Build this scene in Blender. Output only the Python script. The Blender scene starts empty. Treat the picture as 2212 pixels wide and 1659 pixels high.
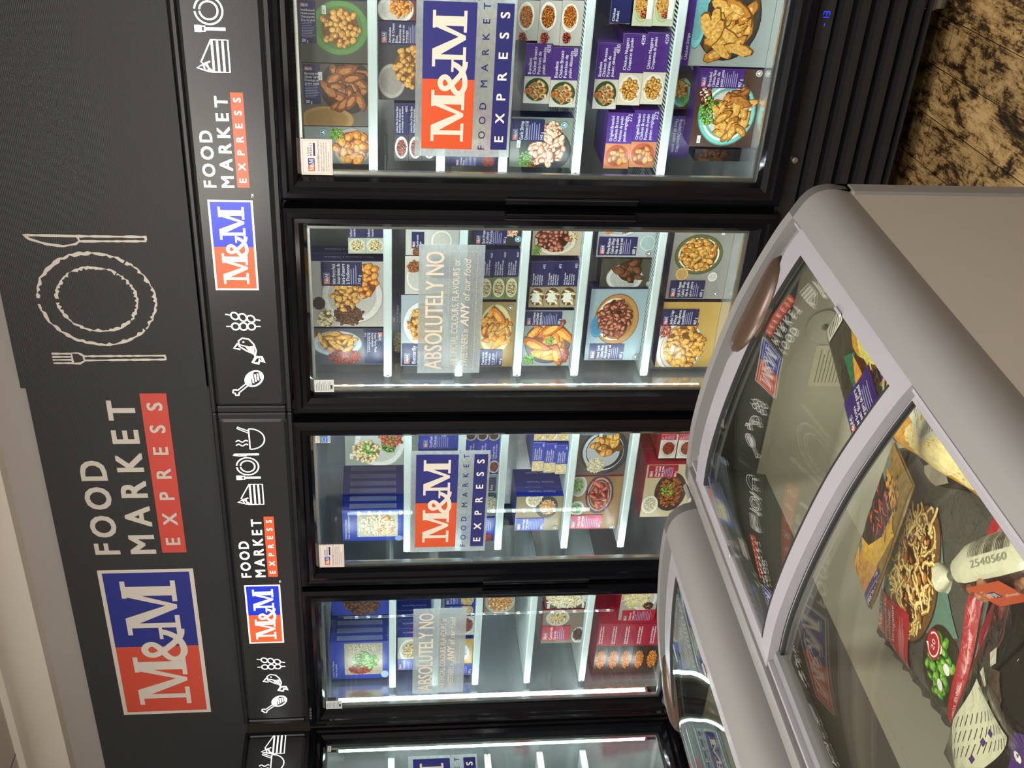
import bpy, math, random
from mathutils import Vector, Matrix
from mathutils.geometry import tessellate_polygon
PI = math.pi
SC = bpy.context.scene
COL = SC.collection
# ------------------------------------------------------------------ camera (a phone held sideways: rolled by a quarter turn)
FPX = 2444.9
CAM = Vector((1.2648, -2.8342, 1.4901))
R_ = Vector((0.83611, 0.54854, -0.00431)); U_ = Vector((-0.05881, 0.09745, 0.99350)); F_ = Vector((-0.54540, 0.83043, -0.11373))
cd = bpy.data.cameras.new('camera'); cam = bpy.data.objects.new('camera', cd); COL.objects.link(cam)
cd.sensor_width = 36; cd.sensor_fit = 'HORIZONTAL'; cd.lens = FPX / 2212 * 36; cd.clip_start = .02
m = Matrix.Identity(4)
for i in range(3):
    m[i][0] = -U_[i]; m[i][1] = R_[i]; m[i][2] = -F_[i]; m[i][3] = CAM[i]
cam.matrix_world = m
SC.camera = cam
# ------------------------------------------------------------------ view, world, room lamps, added fill lights
SC.view_settings.view_transform = 'Standard'; SC.view_settings.look = 'None'
SC.view_settings.exposure = 0.0; SC.view_settings.gamma = 1; SC.view_settings.use_curve_mapping = False
W = bpy.data.worlds.new('room_air'); SC.world = W; W.use_nodes = True
W.node_tree.nodes['Background'].inputs[0].default_value = (.55, .53, .50, 1)
W.node_tree.nodes['Background'].inputs[1].default_value = .10
def area(name, loc, sx, sy, power, col, rot=(0, 0, 0)):
    l = bpy.data.lights.new(name, 'AREA'); l.shape = 'RECTANGLE'; l.size = sx; l.size_y = sy; l.energy = power; l.color = col
    o = bpy.data.objects.new(name, l); o.location = loc; o.rotation_euler = rot; COL.objects.link(o); return o
WARM = (1, .95, .88)
area('ceiling_lamp', (1.1, -1.9, 2.70), 1.2, .3, 52, WARM)
area('ceiling_lamp', (-.7, -2.3, 2.70), 1.2, .3, 52, WARM)
area('ceiling_lamp', (1.9, -3.9, 2.70), 1.2, .3, 60, WARM)
area('ceiling_lamp', (-.6, -4.4, 2.70), 1.2, .3, 60, WARM)
def point_fill(name, loc, power):  # unseen point light, added to brighten the ceiling, cove and bulkhead
    l = bpy.data.lights.new(name, 'POINT'); l.energy = power; l.color = WARM; l.shadow_soft_size = .14
    o = bpy.data.objects.new(name, l); o.location = loc; COL.objects.link(o)
point_fill('fill_light', (1.9, -2.6, 2.30), 46)
point_fill('fill_light', (-1.3, -3.2, 2.30), 52)
# ------------------------------------------------------------------ helpers
def P(x, y, ax=1, val=0.0):
    """point of the place seen at photo pixel (x, y) on the plane axis=val"""
    d = F_ + R_ * ((1659 - y - 829.5) / FPX) - U_ * ((x - 1106) / FPX)
    return CAM + d * ((val - CAM[ax]) / d[ax])
def C(h, a=0.0):
    h = h.lstrip('#'); v = [int(h[i:i+2], 16) / 255 for i in (0, 2, 4)]
    return tuple([c / 12.92 if c <= .04045 else ((c + .055) / 1.055) ** 2.4 for c in v] + [a])
def mul(c, k): return (c[0]*k, c[1]*k, c[2]*k, c[3])
def newmat(name):
    m = bpy.data.materials.new(name); m.use_nodes = True
    return m, m.node_tree, m.node_tree.nodes['Principled BSDF']
def mat(name, col, rough=.5, metal=0, emis=None, es=0, noise=0, nscale=20, bump=0, bscale=200, spec=.5, coat=0):
    m, nt, b = newmat(name)
    c = C(col) if isinstance(col, str) else col
    b.inputs['Base Color'].default_value = (c[0], c[1], c[2], 1)
    b.inputs['Roughness'].default_value = rough; b.inputs['Metallic'].default_value = metal
    b.inputs['Specular IOR Level'].default_value = spec; b.inputs['Coat Weight'].default_value = coat
    if emis:
        e = C(emis) if isinstance(emis, str) else emis
        b.inputs['Emission Color'].default_value = (e[0], e[1], e[2], 1); b.inputs['Emission Strength'].default_value = es
    if noise:
        tc = nt.nodes.new('ShaderNodeTexCoord'); n = nt.nodes.new('ShaderNodeTexNoise'); n.inputs['Scale'].default_value = nscale; n.inputs['Detail'].default_value = 6
        mr = nt.nodes.new('ShaderNodeMapRange'); mr.inputs['To Min'].default_value = 1 - noise; mr.inputs['To Max'].default_value = 1 + noise
        mx = nt.nodes.new('ShaderNodeVectorMath'); mx.operation = 'SCALE'; mx.inputs[0].default_value = c[:3]
        nt.links.new(tc.outputs['Object'], n.inputs['Vector']); nt.links.new(n.outputs['Fac'], mr.inputs['Value'])
        nt.links.new(mr.outputs['Result'], mx.inputs['Scale']); nt.links.new(mx.outputs['Vector'], b.inputs['Base Color'])
    if bump:
        tc = nt.nodes.new('ShaderNodeTexCoord'); n = nt.nodes.new('ShaderNodeTexNoise'); n.inputs['Scale'].default_value = bscale
        bp = nt.nodes.new('ShaderNodeBump'); bp.inputs['Strength'].default_value = bump; bp.inputs['Distance'].default_value = .002
        nt.links.new(tc.outputs['Object'], n.inputs['Vector']); nt.links.new(n.outputs['Fac'], bp.inputs['Height']); nt.links.new(bp.outputs['Normal'], b.inputs['Normal'])
    return m
def print_mat(name, rough=.35, emis=0, coat=0, bump=0):
    """ink on board: reads each face's colour; its alpha says how grainy the printed food is"""
    m, nt, b = newmat(name)
    a = nt.nodes.new('ShaderNodeAttribute'); a.attribute_name = 'Col'
    tc = nt.nodes.new('ShaderNodeTexCoord'); n = nt.nodes.new('ShaderNodeTexNoise'); n.inputs['Scale'].default_value = 150; n.inputs['Detail'].default_value = 5
    nt.links.new(tc.outputs['Object'], n.inputs['Vector'])
    s = nt.nodes.new('ShaderNodeMath'); s.operation = 'SUBTRACT'; s.inputs[1].default_value = .5; nt.links.new(n.outputs['Fac'], s.inputs[0])
    k = nt.nodes.new('ShaderNodeMath'); k.operation = 'MULTIPLY'; nt.links.new(s.outputs[0], k.inputs[0]); nt.links.new(a.outputs['Alpha'], k.inputs[1])
    k2 = nt.nodes.new('ShaderNodeMath'); k2.operation = 'MULTIPLY_ADD'; k2.inputs[1].default_value = 3.2; k2.inputs[2].default_value = 1; nt.links.new(k.outputs[0], k2.inputs[0])
    v = nt.nodes.new('ShaderNodeVectorMath'); v.operation = 'SCALE'; nt.links.new(a.outputs['Color'], v.inputs[0]); nt.links.new(k2.outputs[0], v.inputs['Scale'])
    nt.links.new(v.outputs['Vector'], b.inputs['Base Color']); b.inputs['Roughness'].default_value = rough; b.inputs['Coat Weight'].default_value = coat
    if emis:
        nt.links.new(v.outputs['Vector'], b.inputs['Emission Color']); b.inputs['Emission Strength'].default_value = emis
    if bump:
        n2 = nt.nodes.new('ShaderNodeTexNoise'); n2.inputs['Scale'].default_value = 30; n2.inputs['Detail'].default_value = 3; n2.inputs['Distortion'].default_value = 1.2
        bp = nt.nodes.new('ShaderNodeBump'); bp.inputs['Strength'].default_value = bump; bp.inputs['Distance'].default_value = .01
        nt.links.new(tc.outputs['Object'], n2.inputs['Vector']); nt.links.new(n2.outputs['Fac'], bp.inputs['Height']); nt.links.new(bp.outputs['Normal'], b.inputs['Normal'])
    return m
def glass_mat(name, tint, gain=1.0, ior=1.5):
    m, nt, b = newmat(name); nt.nodes.remove(b)
    out = nt.nodes['Material Output']
    t = nt.nodes.new('ShaderNodeBsdfTransparent'); t.inputs[0].default_value = (*tint, 1)
    g = nt.nodes.new('ShaderNodeBsdfGlossy'); g.inputs['Roughness'].default_value = 0.0; g.inputs[0].default_value = (1, 1, 1, 1)
    f = nt.nodes.new('ShaderNodeLayerWeight'); p5 = nt.nodes.new('ShaderNodeMath'); p5.operation = 'POWER'; p5.inputs[1].default_value = 5      # Schlick's reflectance
    r0 = ((ior-1)/(ior+1))**2 * gain; k = nt.nodes.new('ShaderNodeMath'); k.operation = 'MULTIPLY_ADD'; k.inputs[1].default_value = 1-r0; k.inputs[2].default_value = r0
    nt.links.new(f.outputs['Facing'], p5.inputs[0])
    mx = nt.nodes.new('ShaderNodeMixShader'); nt.links.new(p5.outputs[0], k.inputs[0]); nt.links.new(k.outputs[0], mx.inputs[0])
    nt.links.new(t.outputs[0], mx.inputs[1]); nt.links.new(g.outputs[0], mx.inputs[2]); nt.links.new(mx.outputs[0], out.inputs[0])
    return m
M = {}
M['print'] = print_mat('printed_carton', .33)
M['bagprint'] = print_mat('printed_film', .30, 0, .2, .35)
M['signprint'] = print_mat('printed_sign', .5)
M['glow'] = print_mat('backlit_print', .3, .9)
M['vinyl'] = print_mat('printed_vinyl', .4)
M['black'] = mat('black_gloss_enamel', (.004, .004, .006), .10, 0, noise=.1, nscale=3, spec=.28)
M['blackm'] = mat('black_satin_plastic', (.011, .011, .012), .38, 0, bump=.1, bscale=600)
M['hdr'] = mat('black_header_panel', (.013, .013, .012), .28, 0, bump=.05, bscale=300, noise=.15, nscale=4, emis=(.09, .09, .085), es=.12)
M['dark'] = mat('dark_rubber', (.004, .004, .004), .7, noise=.1)
M['steel'] = mat('stainless_liner', (.74, .77, .78), .20, .75, noise=.10, nscale=4, bump=.5, bscale=9)
M['trimsteel'] = mat('brushed_trim', (.55, .55, .53), .25, .9, noise=.1)
M['white'] = mat('white_coated_wire', (.62, .72, .72), .35, noise=.05)
M['led'] = mat('led_strip_cover', (.8, .9, .9), .4, emis=(.80, .95, 1.0), es=9, noise=.02)
M['diode'] = mat('led_diode', (1, 1, 1), .4, emis=(.9, .98, 1.0), es=140, noise=.02)
M['metal'] = mat('zinc_metal', (.5, .48, .42), .3, .9, noise=.2)
M['blue'] = mat('blue_display_digit', (.01, .01, .3), .4, emis=(.01, .02, 1), es=3.5, noise=.02)
M['glass'] = glass_mat('door_glass', (.93, .96, .95), 1.0)
M['lidglass'] = glass_mat('lid_glass', (.90, .92, .88), 1.9, 1.52)
M['grey'] = mat('warm_grey_plastic', (.145, .142, .139), .38, noise=.03)
M['lav'] = mat('pale_grey_plastic', (.205, .20, .215), .27, noise=.03)
M['dgrey'] = mat('dark_grey_rail', (.13, .13, .135), .4, noise=.05)
M['beige'] = mat('beige_grey_panel', (.30, .282, .245), .42, noise=.03, bump=.03, bscale=40)
M['liner'] = mat('pale_liner', (.50, .475, .41), .35, noise=.06, nscale=6)
M['bronze'] = mat('bronze_grip', (.055, .033, .021), .34, .3, noise=.25, nscale=400)
# frosted film
m, nt, b = newmat('frosted_film'); M['frost'] = m
t = nt.nodes.new('ShaderNodeBsdfTransparent'); t.inputs[0].default_value = (.95, 1, 1, 1); tl = nt.nodes.new('ShaderNodeBsdfTranslucent'); tl.inputs[0].default_value = (.8, .84, .84, 1)
mx = nt.nodes.new('ShaderNodeMixShader'); mx.inputs[0].default_value = .5; ad = nt.nodes.new('ShaderNodeMixShader')
n = nt.nodes.new('ShaderNodeTexNoise'); n.inputs['Scale'].default_value = 25; mr = nt.nodes.new('ShaderNodeMapRange'); mr.inputs['To Min'].default_value = .38; mr.inputs['To Max'].default_value = .62
nt.links.new(n.outputs['Fac'], mr.inputs['Value']); nt.links.new(mr.outputs[0], ad.inputs[0])
b.inputs['Base Color'].default_value = (.5, .53, .53, 1); b.inputs['Roughness'].default_value = .5
nt.links.new(b.outputs[0], mx.inputs[1]); nt.links.new(tl.outputs[0], mx.inputs[2])
nt.links.new(t.outputs[0], ad.inputs[1]); nt.links.new(mx.outputs[0], ad.inputs[2]); nt.links.new(ad.outputs[0], nt.nodes['Material Output'].inputs[0])
# clear film (empty bag)
M['film'] = glass_mat('clear_film', (.80, .81, .77), 4.5)

def link(o, parent=None, **kw):
    COL.objects.link(o)
    if parent is not None: o.parent = parent
    for k, v in kw.items(): o[k] = v
    return o
class MB:
    """collects faces with a colour and a material, then makes ONE mesh object"""
    def __init__(s): s.v = []; s.f = []; s.c = []; s.m = []; s.mats = []
    def mi(s, m):
        if m not in s.mats: s.mats.append(m)
        return s.mats.index(m)
    def add(s, vs, fs, m='print', col=(1, 1, 1, 0)):
        b0 = len(s.v); s.v += [tuple(v) for v in vs]; k = s.mi(m)
        for f in fs: s.f.append([b0 + i for i in f]); s.c.append(col); s.m.append(k)
    def box(s, x0, y0, z0, x1, y1, z1, m='print', col=(1, 1, 1, 0), cols=None, bev=0):
        if x0 > x1: x0, x1 = x1, x0
        if y0 > y1: y0, y1 = y1, y0
        if z0 > z1: z0, z1 = z1, z0
        if bev:
            e = min(bev, (x1-x0)*.49, (y1-y0)*.49, (z1-z0)*.49); vs = []
            for zi, z in enumerate((z0, z0+e, z1-e, z1)):
                q = e if zi in (0, 3) else 0
                for (a, b_) in ((x0+e, y0+q), (x1-e, y0+q), (x1-q, y0+e), (x1-q, y1-e), (x1-e, y1-q), (x0+e, y1-q), (x0+q, y1-e), (x0+q, y0+e)): vs.append((a, b_, z))
            fs = [tuple(range(7, -1, -1)), tuple(range(24, 32))]
            for r in range(3):
                for i in range(8): j = (i+1) % 8; fs.append((r*8+i, r*8+j, r*8+8+j, r*8+8+i))
            s.add(vs, fs, m, col); return
        vs = [(x0,y0,z0),(x1,y0,z0),(x1,y1,z0),(x0,y1,z0),(x0,y0,z1),(x1,y0,z1),(x1,y1,z1),(x0,y1,z1)]
        fs = [(0,3,2,1),(4,5,6,7),(0,1,5,4),(1,2,6,5),(2,3,7,6),(3,0,4,7)]
        if cols is None: s.add(vs, fs, m, col)
        else:
            for f, c in zip(fs, cols): s.add([vs[i] for i in f], [(0,1,2,3)], m, c)
    def tube(s, a, b, r, m, n=8, col=(1,1,1,0), r2=None, caps=True):
        a = Vector(a); b = Vector(b); d = (b-a).normalized(); r2 = r if r2 is None else r2
        u = d.orthogonal().normalized(); w = d.cross(u); vs = []
        for p, q in ((a, r), (b, r2)):
            for i in range(n): t = 2*PI*i/n; vs.append(p + u*math.cos(t)*q + w*math.sin(t)*q)
        fs = [(i, (i+1) % n, n+(i+1) % n, n+i) for i in range(n)]
        if caps: fs += [tuple(range(n-1, -1, -1)), tuple(range(n, 2*n))]
        s.add(vs, fs, m, col)
    def path(s, pts, r, m, n=8, col=(1,1,1,0)):
        for a, b in zip(pts, pts[1:]): s.tube(a, b, r, m, n, col)
    def loft(s, rings, m, col=(1,1,1,0), closed=True, cap=False):
        n = len(rings[0]); vs = [p for r in rings for p in r]; fs = []
        for k in range(len(rings)-1):
            for i in range(n if closed else n-1):
                j = (i+1) % n; fs.append((k*n+i, k*n+j, (k+1)*n+j, (k+1)*n+i))
        if cap: fs += [tuple(range(n-1, -1, -1)), tuple(range((len(rings)-1)*n, len(rings)*n))]
        s.add(vs, fs, m, col)
    def build(s, name, parent=None, org=None, smooth=False, weld=False, **kw):
        me = bpy.data.meshes.new(name); o3 = Vector(org) if org is not None else Vector((0, 0, 0))
        me.from_pydata([tuple(Vector(v) - o3) for v in s.v], [], s.f)
        for k in s.mats: me.materials.append(M[k])
        me.polygons.foreach_set('material_index', s.m)
        ca = me.color_attributes.new('Col', 'FLOAT_COLOR', 'CORNER'); d = []
        for f, c in zip(s.f, s.c): d += list(c) * len(f)
        ca.data.foreach_set('color', d)
        if smooth:
            me.polygons.foreach_set('use_smooth', [True]*len(me.polygons))
        me.update()
        o = bpy.data.objects.new(name, me); o.location = o3
        if parent is not None and org is not None:
            o.location = o3 - (Vector(parent.location) if False else Vector((0, 0, 0)))
        link(o, parent, **kw)
        return o
def weld_smooth(o, ang=35):
    import bmesh
    b = bmesh.new(); b.from_mesh(o.data); bmesh.ops.remove_doubles(b, verts=b.verts, dist=1e-5)
    for f in b.faces: f.smooth = True
    for e in b.edges:
        if len(e.link_faces) == 2 and e.calc_face_angle(0) > math.radians(ang): e.smooth = False
    b.to_mesh(o.data); b.free(); return o
def empty(name, loc, rz=0, parent=None, **kw):
    o = bpy.data.objects.new(name, None); o.empty_display_size = .05; o.location = loc; o.rotation_euler = (0, 0, rz)
    return link(o, parent, **kw)
# ------------------------------------------------------------------ lettering
_glyph = {}
def glyph(ch, bold=0.0):
    key = (ch, bold)
    if key in _glyph: return _glyph[key]
    cu = bpy.data.curves.new('t', 'FONT'); cu.body = ch; cu.size = 1; cu.resolution_u = 3; cu.fill_mode = 'FRONT'; cu.offset = bold
    ob = bpy.data.objects.new('t', cu); COL.objects.link(ob)
    me = bpy.data.meshes.new_from_object(ob.evaluated_get(bpy.context.evaluated_depsgraph_get()))
    vs = [(v.co.x, v.co.y) for v in me.vertices]; fs = [tuple(p.vertices) for p in me.polygons]
    bpy.data.objects.remove(ob); bpy.data.curves.remove(cu); bpy.data.meshes.remove(me)
    if vs: x0 = min(v[0] for v in vs); x1 = max(v[0] for v in vs)
    else: x0, x1 = 0, .28
    _glyph[key] = (vs, fs, x0, x1); return _glyph[key]
CAPH = .70   # capital height of the built-in face at size 1 (measured below)
g = glyph('H'); CAPH = max(v[1] for v in g[0])
class Art:
    def __init__(s, clip=None): s.it = []; s.xf = lambda a, b: (a, b); s.clip = clip; s.lay = 1
    def _p(s, p):
        a, b = s.xf(*p)
        if s.clip: a = min(max(a, s.clip[0]), s.clip[2]); b = min(max(b, s.clip[1]), s.clip[3])
        return (a, b)
    def faces(s, vs, fs, col, lay=None): s.it.append(([s._p(v) for v in vs], fs, col, s.lay if lay is None else lay))
    def poly(s, pts, col, lay=None): s.faces(pts, [tuple(range(len(pts)))], col, lay)
    def rect(s, x0, y0, x1, y1, col, lay=None): s.poly([(x0, y0), (x1, y0), (x1, y1), (x0, y1)], col, lay)
    def ell(s, cx, cy, rx, ry, col, lay=None, n=28, rot=0, ph=0):
        c, q = math.cos(rot), math.sin(rot)
        s.poly([(cx + rx*math.cos(2*PI*i/n)*c - ry*math.sin(2*PI*i/n)*q, cy + rx*math.cos(2*PI*i/n)*q + ry*math.sin(2*PI*i/n)*c) for i in range(n)], col, lay)
    def ring(s, cx, cy, rx, ry, w, col, lay=None, n=36, a0=0, a1=2*PI, wob=0, rng=None):
        a, b = [], []
        for i in range(n+1):
            t = a0 + (a1-a0)*i/n; k = w*(1 + (rng.uniform(-wob, wob) if wob else 0)); j = w*(rng.uniform(0, wob) if wob else 0)
            a.append((cx+(rx-k)*math.cos(t), cy+(ry-k)*math.sin(t))); b.append((cx+(rx-j)*math.cos(t), cy+(ry-j)*math.sin(t)))
        s.faces(a+b, [(i, i+1, n+2+i, n+1+i) for i in range(n)], col, lay)
    def stroke(s, pts, w, col, lay=None, closed=False, wob=0, rng=None):
        n = len(pts); L, Rr = [], []
        for i in range(n):
            p = pts[i-1] if (i > 0 or closed) else pts[i]; q = pts[(i+1) % n] if (i < n-1 or closed) else pts[i]
            dx, dy = q[0]-p[0], q[1]-p[1]; d = math.hypot(dx, dy) or 1; k = w/2*(1 + (rng.uniform(-wob, wob) if wob else 0))
            nx, ny = -dy/d*k, dx/d*k; L.append((pts[i][0]+nx, pts[i][1]+ny)); Rr.append((pts[i][0]-nx, pts[i][1]-ny))
        m_ = n if closed else n-1
        s.faces(L+Rr, [(i, (i+1) % n, n+(i+1) % n, n+i) for i in range(m_)], col, lay)
    def text(s, t, x, y, h, col, lay=None, w=None, bold=0.0, track=0.0, shear=0.0, align='l', maxw=None):
        """capital height h; w stretches the line to an exact width"""
        k = h/CAPH; adv = 0; pl = []
        for ch in t:
            if ch == ' ': adv += .30 + track; continue
            vs, fs, x0, x1 = glyph(ch); pl.append((vs, fs, adv - x0)); adv += (x1-x0) + .09 + track
        adv -= .09 + track; sx = k
        if w: sx = w/adv
        elif maxw and adv*k > maxw: sx = maxw/adv
        off = 0 if align == 'l' else (-adv*sx/2 if align == 'c' else -adv*sx)
        for vs, fs, a in pl:
            for db in ((-bold*k*.8, bold*k*.8) if bold else (0,)): s.faces([(x + off + db + (v[0]+a)*sx + shear*v[1]*k, y + v[1]*k) for v in vs], fs, col, lay)
    def spaced(s, t, x0, x1, y, h, col, lay=None, bold=.02, sx=1.0):
        """letters set wide apart from x0 to x1"""
        k = h/CAPH; gs = [glyph(c) for c in t]; ws = [(g_[3]-g_[2])*k*sx for g_ in gs]; gap = (x1-x0-sum(ws))/(len(t)-1); x = x0
        for g_, w_ in zip(gs, ws):
            for dx, dy in ((-1, -1), (1, -1), (-1, 1), (1, 1)): s.faces([(x + dx*bold*k*.8 + (v[0]-g_[2])*k*sx, y + dy*bold*k*.6 + v[1]*k) for v in g_[0]], g_[1], col, lay)
            x += w_ + gap
    def put(s, mb, fn, m='print', eps=.0004, sub=None):
        """fn(a, b, lift) gives the 3D point"""
        for i_, (vs, fs, col, lay) in enumerate(s.it):
            z = eps + lay*.00012 + (i_ % 50)*2e-6
            if sub:
                out = []; vv = list(vs); tris = []
                for f in fs:
                    if len(f) == 3: tris.append(tuple(f))
                    else:
                        for tr in tessellate_polygon([[Vector((vs[i][0], vs[i][1], 0)) for i in f]]): tris.append(tuple(f[i] for i in tr))
                stack = tris
                while stack:
                    t_ = stack.pop(); e = [math.dist(vv[t_[i]], vv[t_[(i+1) % 3]]) for i in range(3)]; j = e.index(max(e))
                    if e[j] > sub:
                        a, b_, c_ = t_[j], t_[(j+1) % 3], t_[(j+2) % 3]; vv.append(((vv[a][0]+vv[b_][0])/2, (vv[a][1]+vv[b_][1])/2)); k = len(vv)-1
                        stack += [(a, k, c_), (k, b_, c_)]
                    else: out.append(t_)
                mb.add([fn(a, b_, z) for a, b_ in vv], out, m, col)
            else: mb.add([fn(a, b_, z) for a, b_ in vs], fs, m, col)
# ------------------------------------------------------------------ marks
CREAM = C('#f1ece0'); NAVY = C('#24246e'); ORNG = C('#e2542c'); RED = C('#cf3f32'); BLUE = C('#232f8f'); WHITE = C('#f4f4f2'); SIGNW = C('#d8d2c8')
def bigM(a, x, y, w, h, col, lay):
    q = lambda pts: a.poly([(x+w*p, y+h*r) for p, r in pts], col, lay)
    q([(0, 0), (.36, 0), (.36, .09), (0, .09)]); q([(.62, 0), (1, 0), (1, .09), (.62, .09)])
    q([(0, .91), (.31, .91), (.31, 1), (0, 1)]); q([(.69, .91), (1, .91), (1, 1), (.69, 1)])
    q([(.13, 0), (.22, 0), (.22, 1), (.13, 1)]); q([(.73, 0), (.90, 0), (.90, 1), (.73, 1)])
    q([(.13, 1), (.32, 1), (.56, .17), (.49, .02)]); q([(.49, .02), (.56, .02), (.79, .86), (.73, 1)])
def amp(a, x, y, w, h, col, lay):
    pts = [(.98,.50),(.90,.30),(.74,.13),(.55,.05),(.32,.03),(.14,.12),(.07,.26),(.13,.40),(.32,.52),(.50,.62),(.60,.75),(.54,.89),(.40,.95),(.26,.89),(.21,.76),(.28,.61),(.48,.38),(.70,.16),(.88,.06),(1.05,.05)]
    for _ in range(2):
        n = [pts[0]]
        for p, q in zip(pts, pts[1:]): n += [(.75*p[0]+.25*q[0], .75*p[1]+.25*q[1]), (.25*p[0]+.75*q[0], .25*p[1]+.75*q[1])]
        pts = n + [pts[-1]]
    
    q_ = [(x+w*p, y+h*q) for p, q in pts]
    for i in range(0, len(q_)-1, 6): a.stroke(q_[max(i-1, 0):i+8], w*.155, col, lay)
    a.rect(x+.74*w, y+.47*h, x+1.16*w, y+.55*h, col, lay)
def logo(a, x, y, w, h, border=True, lay=2, cols=(ORNG, BLUE, WHITE)):
    o, b, c = cols
    if border:
        a.rect(x, y, x+w, y+h, c, lay); e = h*.045; x += e; y += e; w -= 2*e; h -= 2*e
    a.rect(x, y, x+w*.49, y+h, o, lay+1); a.rect(x+w*.49, y, x+w, y+h, b, lay+1)
    bigM(a, x+w*.055, y+h*.18, w*.36, h*.64, c, lay+3); bigM(a, x+w*.575, y+h*.18, w*.37, h*.64, c, lay+3); amp(a, x+w*.375, y+h*.16, w*.225, h*.53, c, lay+2)
def icon(a, kind, cx, cy, s, col, lay=2, w=.03, wob=0, rng=None):
    q = lambda pts, wd=w, cl=False: a.stroke([(cx+s*p, cy+s*r) for p, r in pts], s*wd, col, lay, cl, wob, rng)
    if kind == 'plate':
        for r in (.40, .27): a.ring(cx, cy, s*r, s*r, s*w*1.15, col, lay, 48, PI*.53, PI*2.47, wob, rng)
        q([(.50, -.42), (.50, -.02), (.46, .02), (.455, .25), (.49, .46), (.53, .42), (.53, -.42)], w*1.1, True)
        q([(-.52, -.42), (-.52, .12)], w*1.1); q([(-.48, -.42), (-.48, .12)], w*1.1)
        q([(-.57, .14), (-.43, .14), (-.43, .24), (-.57, .24)], w*1.2, True)
        for k in range(4): q([(-.575+.05*k, .24), (-.575+.05*k, .42)], w)
    if kind == 'cake':
        q([(-.45, -.40), (.42, -.40), (.42, .04), (-.18, .34), (-.45, .02)], w*1.1, True)
        for z in (-.26, -.12, .02): q([(-.45, z), (.42, z)], w*1.6)
        q([(-.45, .04), (-.42, .2), (-.34, .46), (-.24, .28), (-.16, .10)], w*1.2); q([(-.42, .14), (-.2, .2)], w*1.2); q([(-.40, .24), (-.25, .30)], w)
    if kind == 'bowl':
        q([(-.38, .05)] + [(.38*math.cos(t), .02+.42*math.sin(t)) for t in [PI+PI*i/14 for i in range(15)]] + [(.38, .05)], w, True)
        q([(.22, .06), (.40, .40), (.45, .38), (.30, .06)], w*.8, True)
        for x in (-.22, -.08): q([(x+.035*math.sin(i*1.25), .10+.045*i) for i in range(9)], w)
    if kind == 'fish':
        q([(-.28, -.24), (-.14, -.20), (-.02, .02), (.12, .20), (.30, .22), (.40, .10), (.36, -.08), (.20, -.20), (-.02, -.26), (-.20, -.22)], w*1.1, True)
        a.poly([(cx-.22*s, cy-.22*s), (cx-.05*s, cy-.06*s), (cx+.1*s, cy+.04*s), (cx+.14*s, cy-.20*s)], mul(col, .55), lay)
        q([(-.24, -.24), (-.42, -.14), (-.46, -.30), (-.34, -.34), (-.42, -.46), (-.24, -.40)], w*2.2, True); q([(.02, .18), (.06, .36), (.22, .24)], w*1.3); q([(.18, .20), (.10, -.06)], w*.8)
        a.ell(cx+.27*s, cy+.08*s, .03*s, .03*s, col, lay, 10)
    if kind == 'skewer':
        for dx, tl in ((-.16, 0), (.16, .35)):
            f = lambda u, v: (dx + u + v*tl*.6, v)
            q([f(0, -.52), f(0, .52)], w*.8)
            for k, v in enumerate((-.24, .0, .24)):
                r = .115
                pts = [f(r*1.05*math.cos(2*PI*i/14)*(1 if k != 1 else 1.1), v+r*math.sin(2*PI*i/14)) for i in range(14)]
                a.poly([(cx+s*p, cy+s*r_) for p, r_ in pts], C('#161614'), lay+1); a.stroke([(cx+s*p, cy+s*r_) for p, r_ in pts], s*w, col, lay+2, True)
    if kind == 'leg':
        c_ = [(.13+.30*math.cos(t)*.8-.22*math.sin(t)*.5, -.12+.30*math.cos(t)*-.55-.24*math.sin(t)*.8) for t in [2*PI*i/20 for i in range(20)]]
        a.stroke([(cx+s*p, cy+s*r_) for p, r_ in c_], s*w*1.4, col, lay, True)
        for k in range(5): q([(-.08+.05*k, -.02-.075*k), (.22+.03*k, .00-.075*k)], w*1.2)
        a.poly([(cx+s*p, cy+s*r_) for p, r_ in c_[10:19]], col, lay)
        q([(-.12, .08), (-.36, .34)], w*.9); q([(-.05, .13), (-.29, .39)], w*.9); q([(-.36, .34), (-.45, .36), (-.45, .44), (-.38, .46), (-.36, .52), (-.27, .50), (-.26, .42), (-.29, .39)], w*1.2)
def market(a, x0, x1, z0, h, lay=2, c1=WHITE, c2=ORNG, tx=WHITE):
    """the words beside the mark, in a block h high"""
    w = x1-x0
    a.spaced('FOOD', x0, x0+w*.60, z0+h*.74, h*.26, c1, lay, .035, 1.05); a.spaced('MARKET', x0, x0+w*.955, z0+h*.345, h*.265, c1, lay, .035, 1.05)
    a.rect(x0, z0, x1, z0+h*.27, c2, lay); a.spaced('EXPRESS', x0+w*.055, x1-w*.055, z0+h*.06, h*.15, tx, lay+1, .03, 1.1)
# ------------------------------------------------------------------ the room
def tex_obj(nt):
    return nt.nodes.new('ShaderNodeTexCoord').outputs['Object']
m, nt, b = newmat('worn_timber_floor'); M['floor'] = m          # dark stained boards, varnish scuffed through to pale wood
def nd(t, **kw):
    n_ = nt.nodes.new(t)
    for k_, v_ in kw.items():
        if k_ in n_.inputs: n_.inputs[k_].default_value = v_
        else: setattr(n_, k_, v_)
    return n_
def mth(op, a_, b_=None, c_=None):
    n_ = nt.nodes.new('ShaderNodeMath'); n_.operation = op
    for i_, v_ in enumerate((a_, b_, c_)):
        if v_ is None: continue
        if hasattr(v_, 'is_linked'): nt.links.new(v_, n_.inputs[i_])
        else: n_.inputs[i_].default_value = v_
    return n_.outputs[0]
co = tex_obj(nt); mp = nd('ShaderNodeMapping'); mp.inputs['Rotation'].default_value = (0, 0, math.radians(87)); nt.links.new(co, mp.inputs[0])
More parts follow.
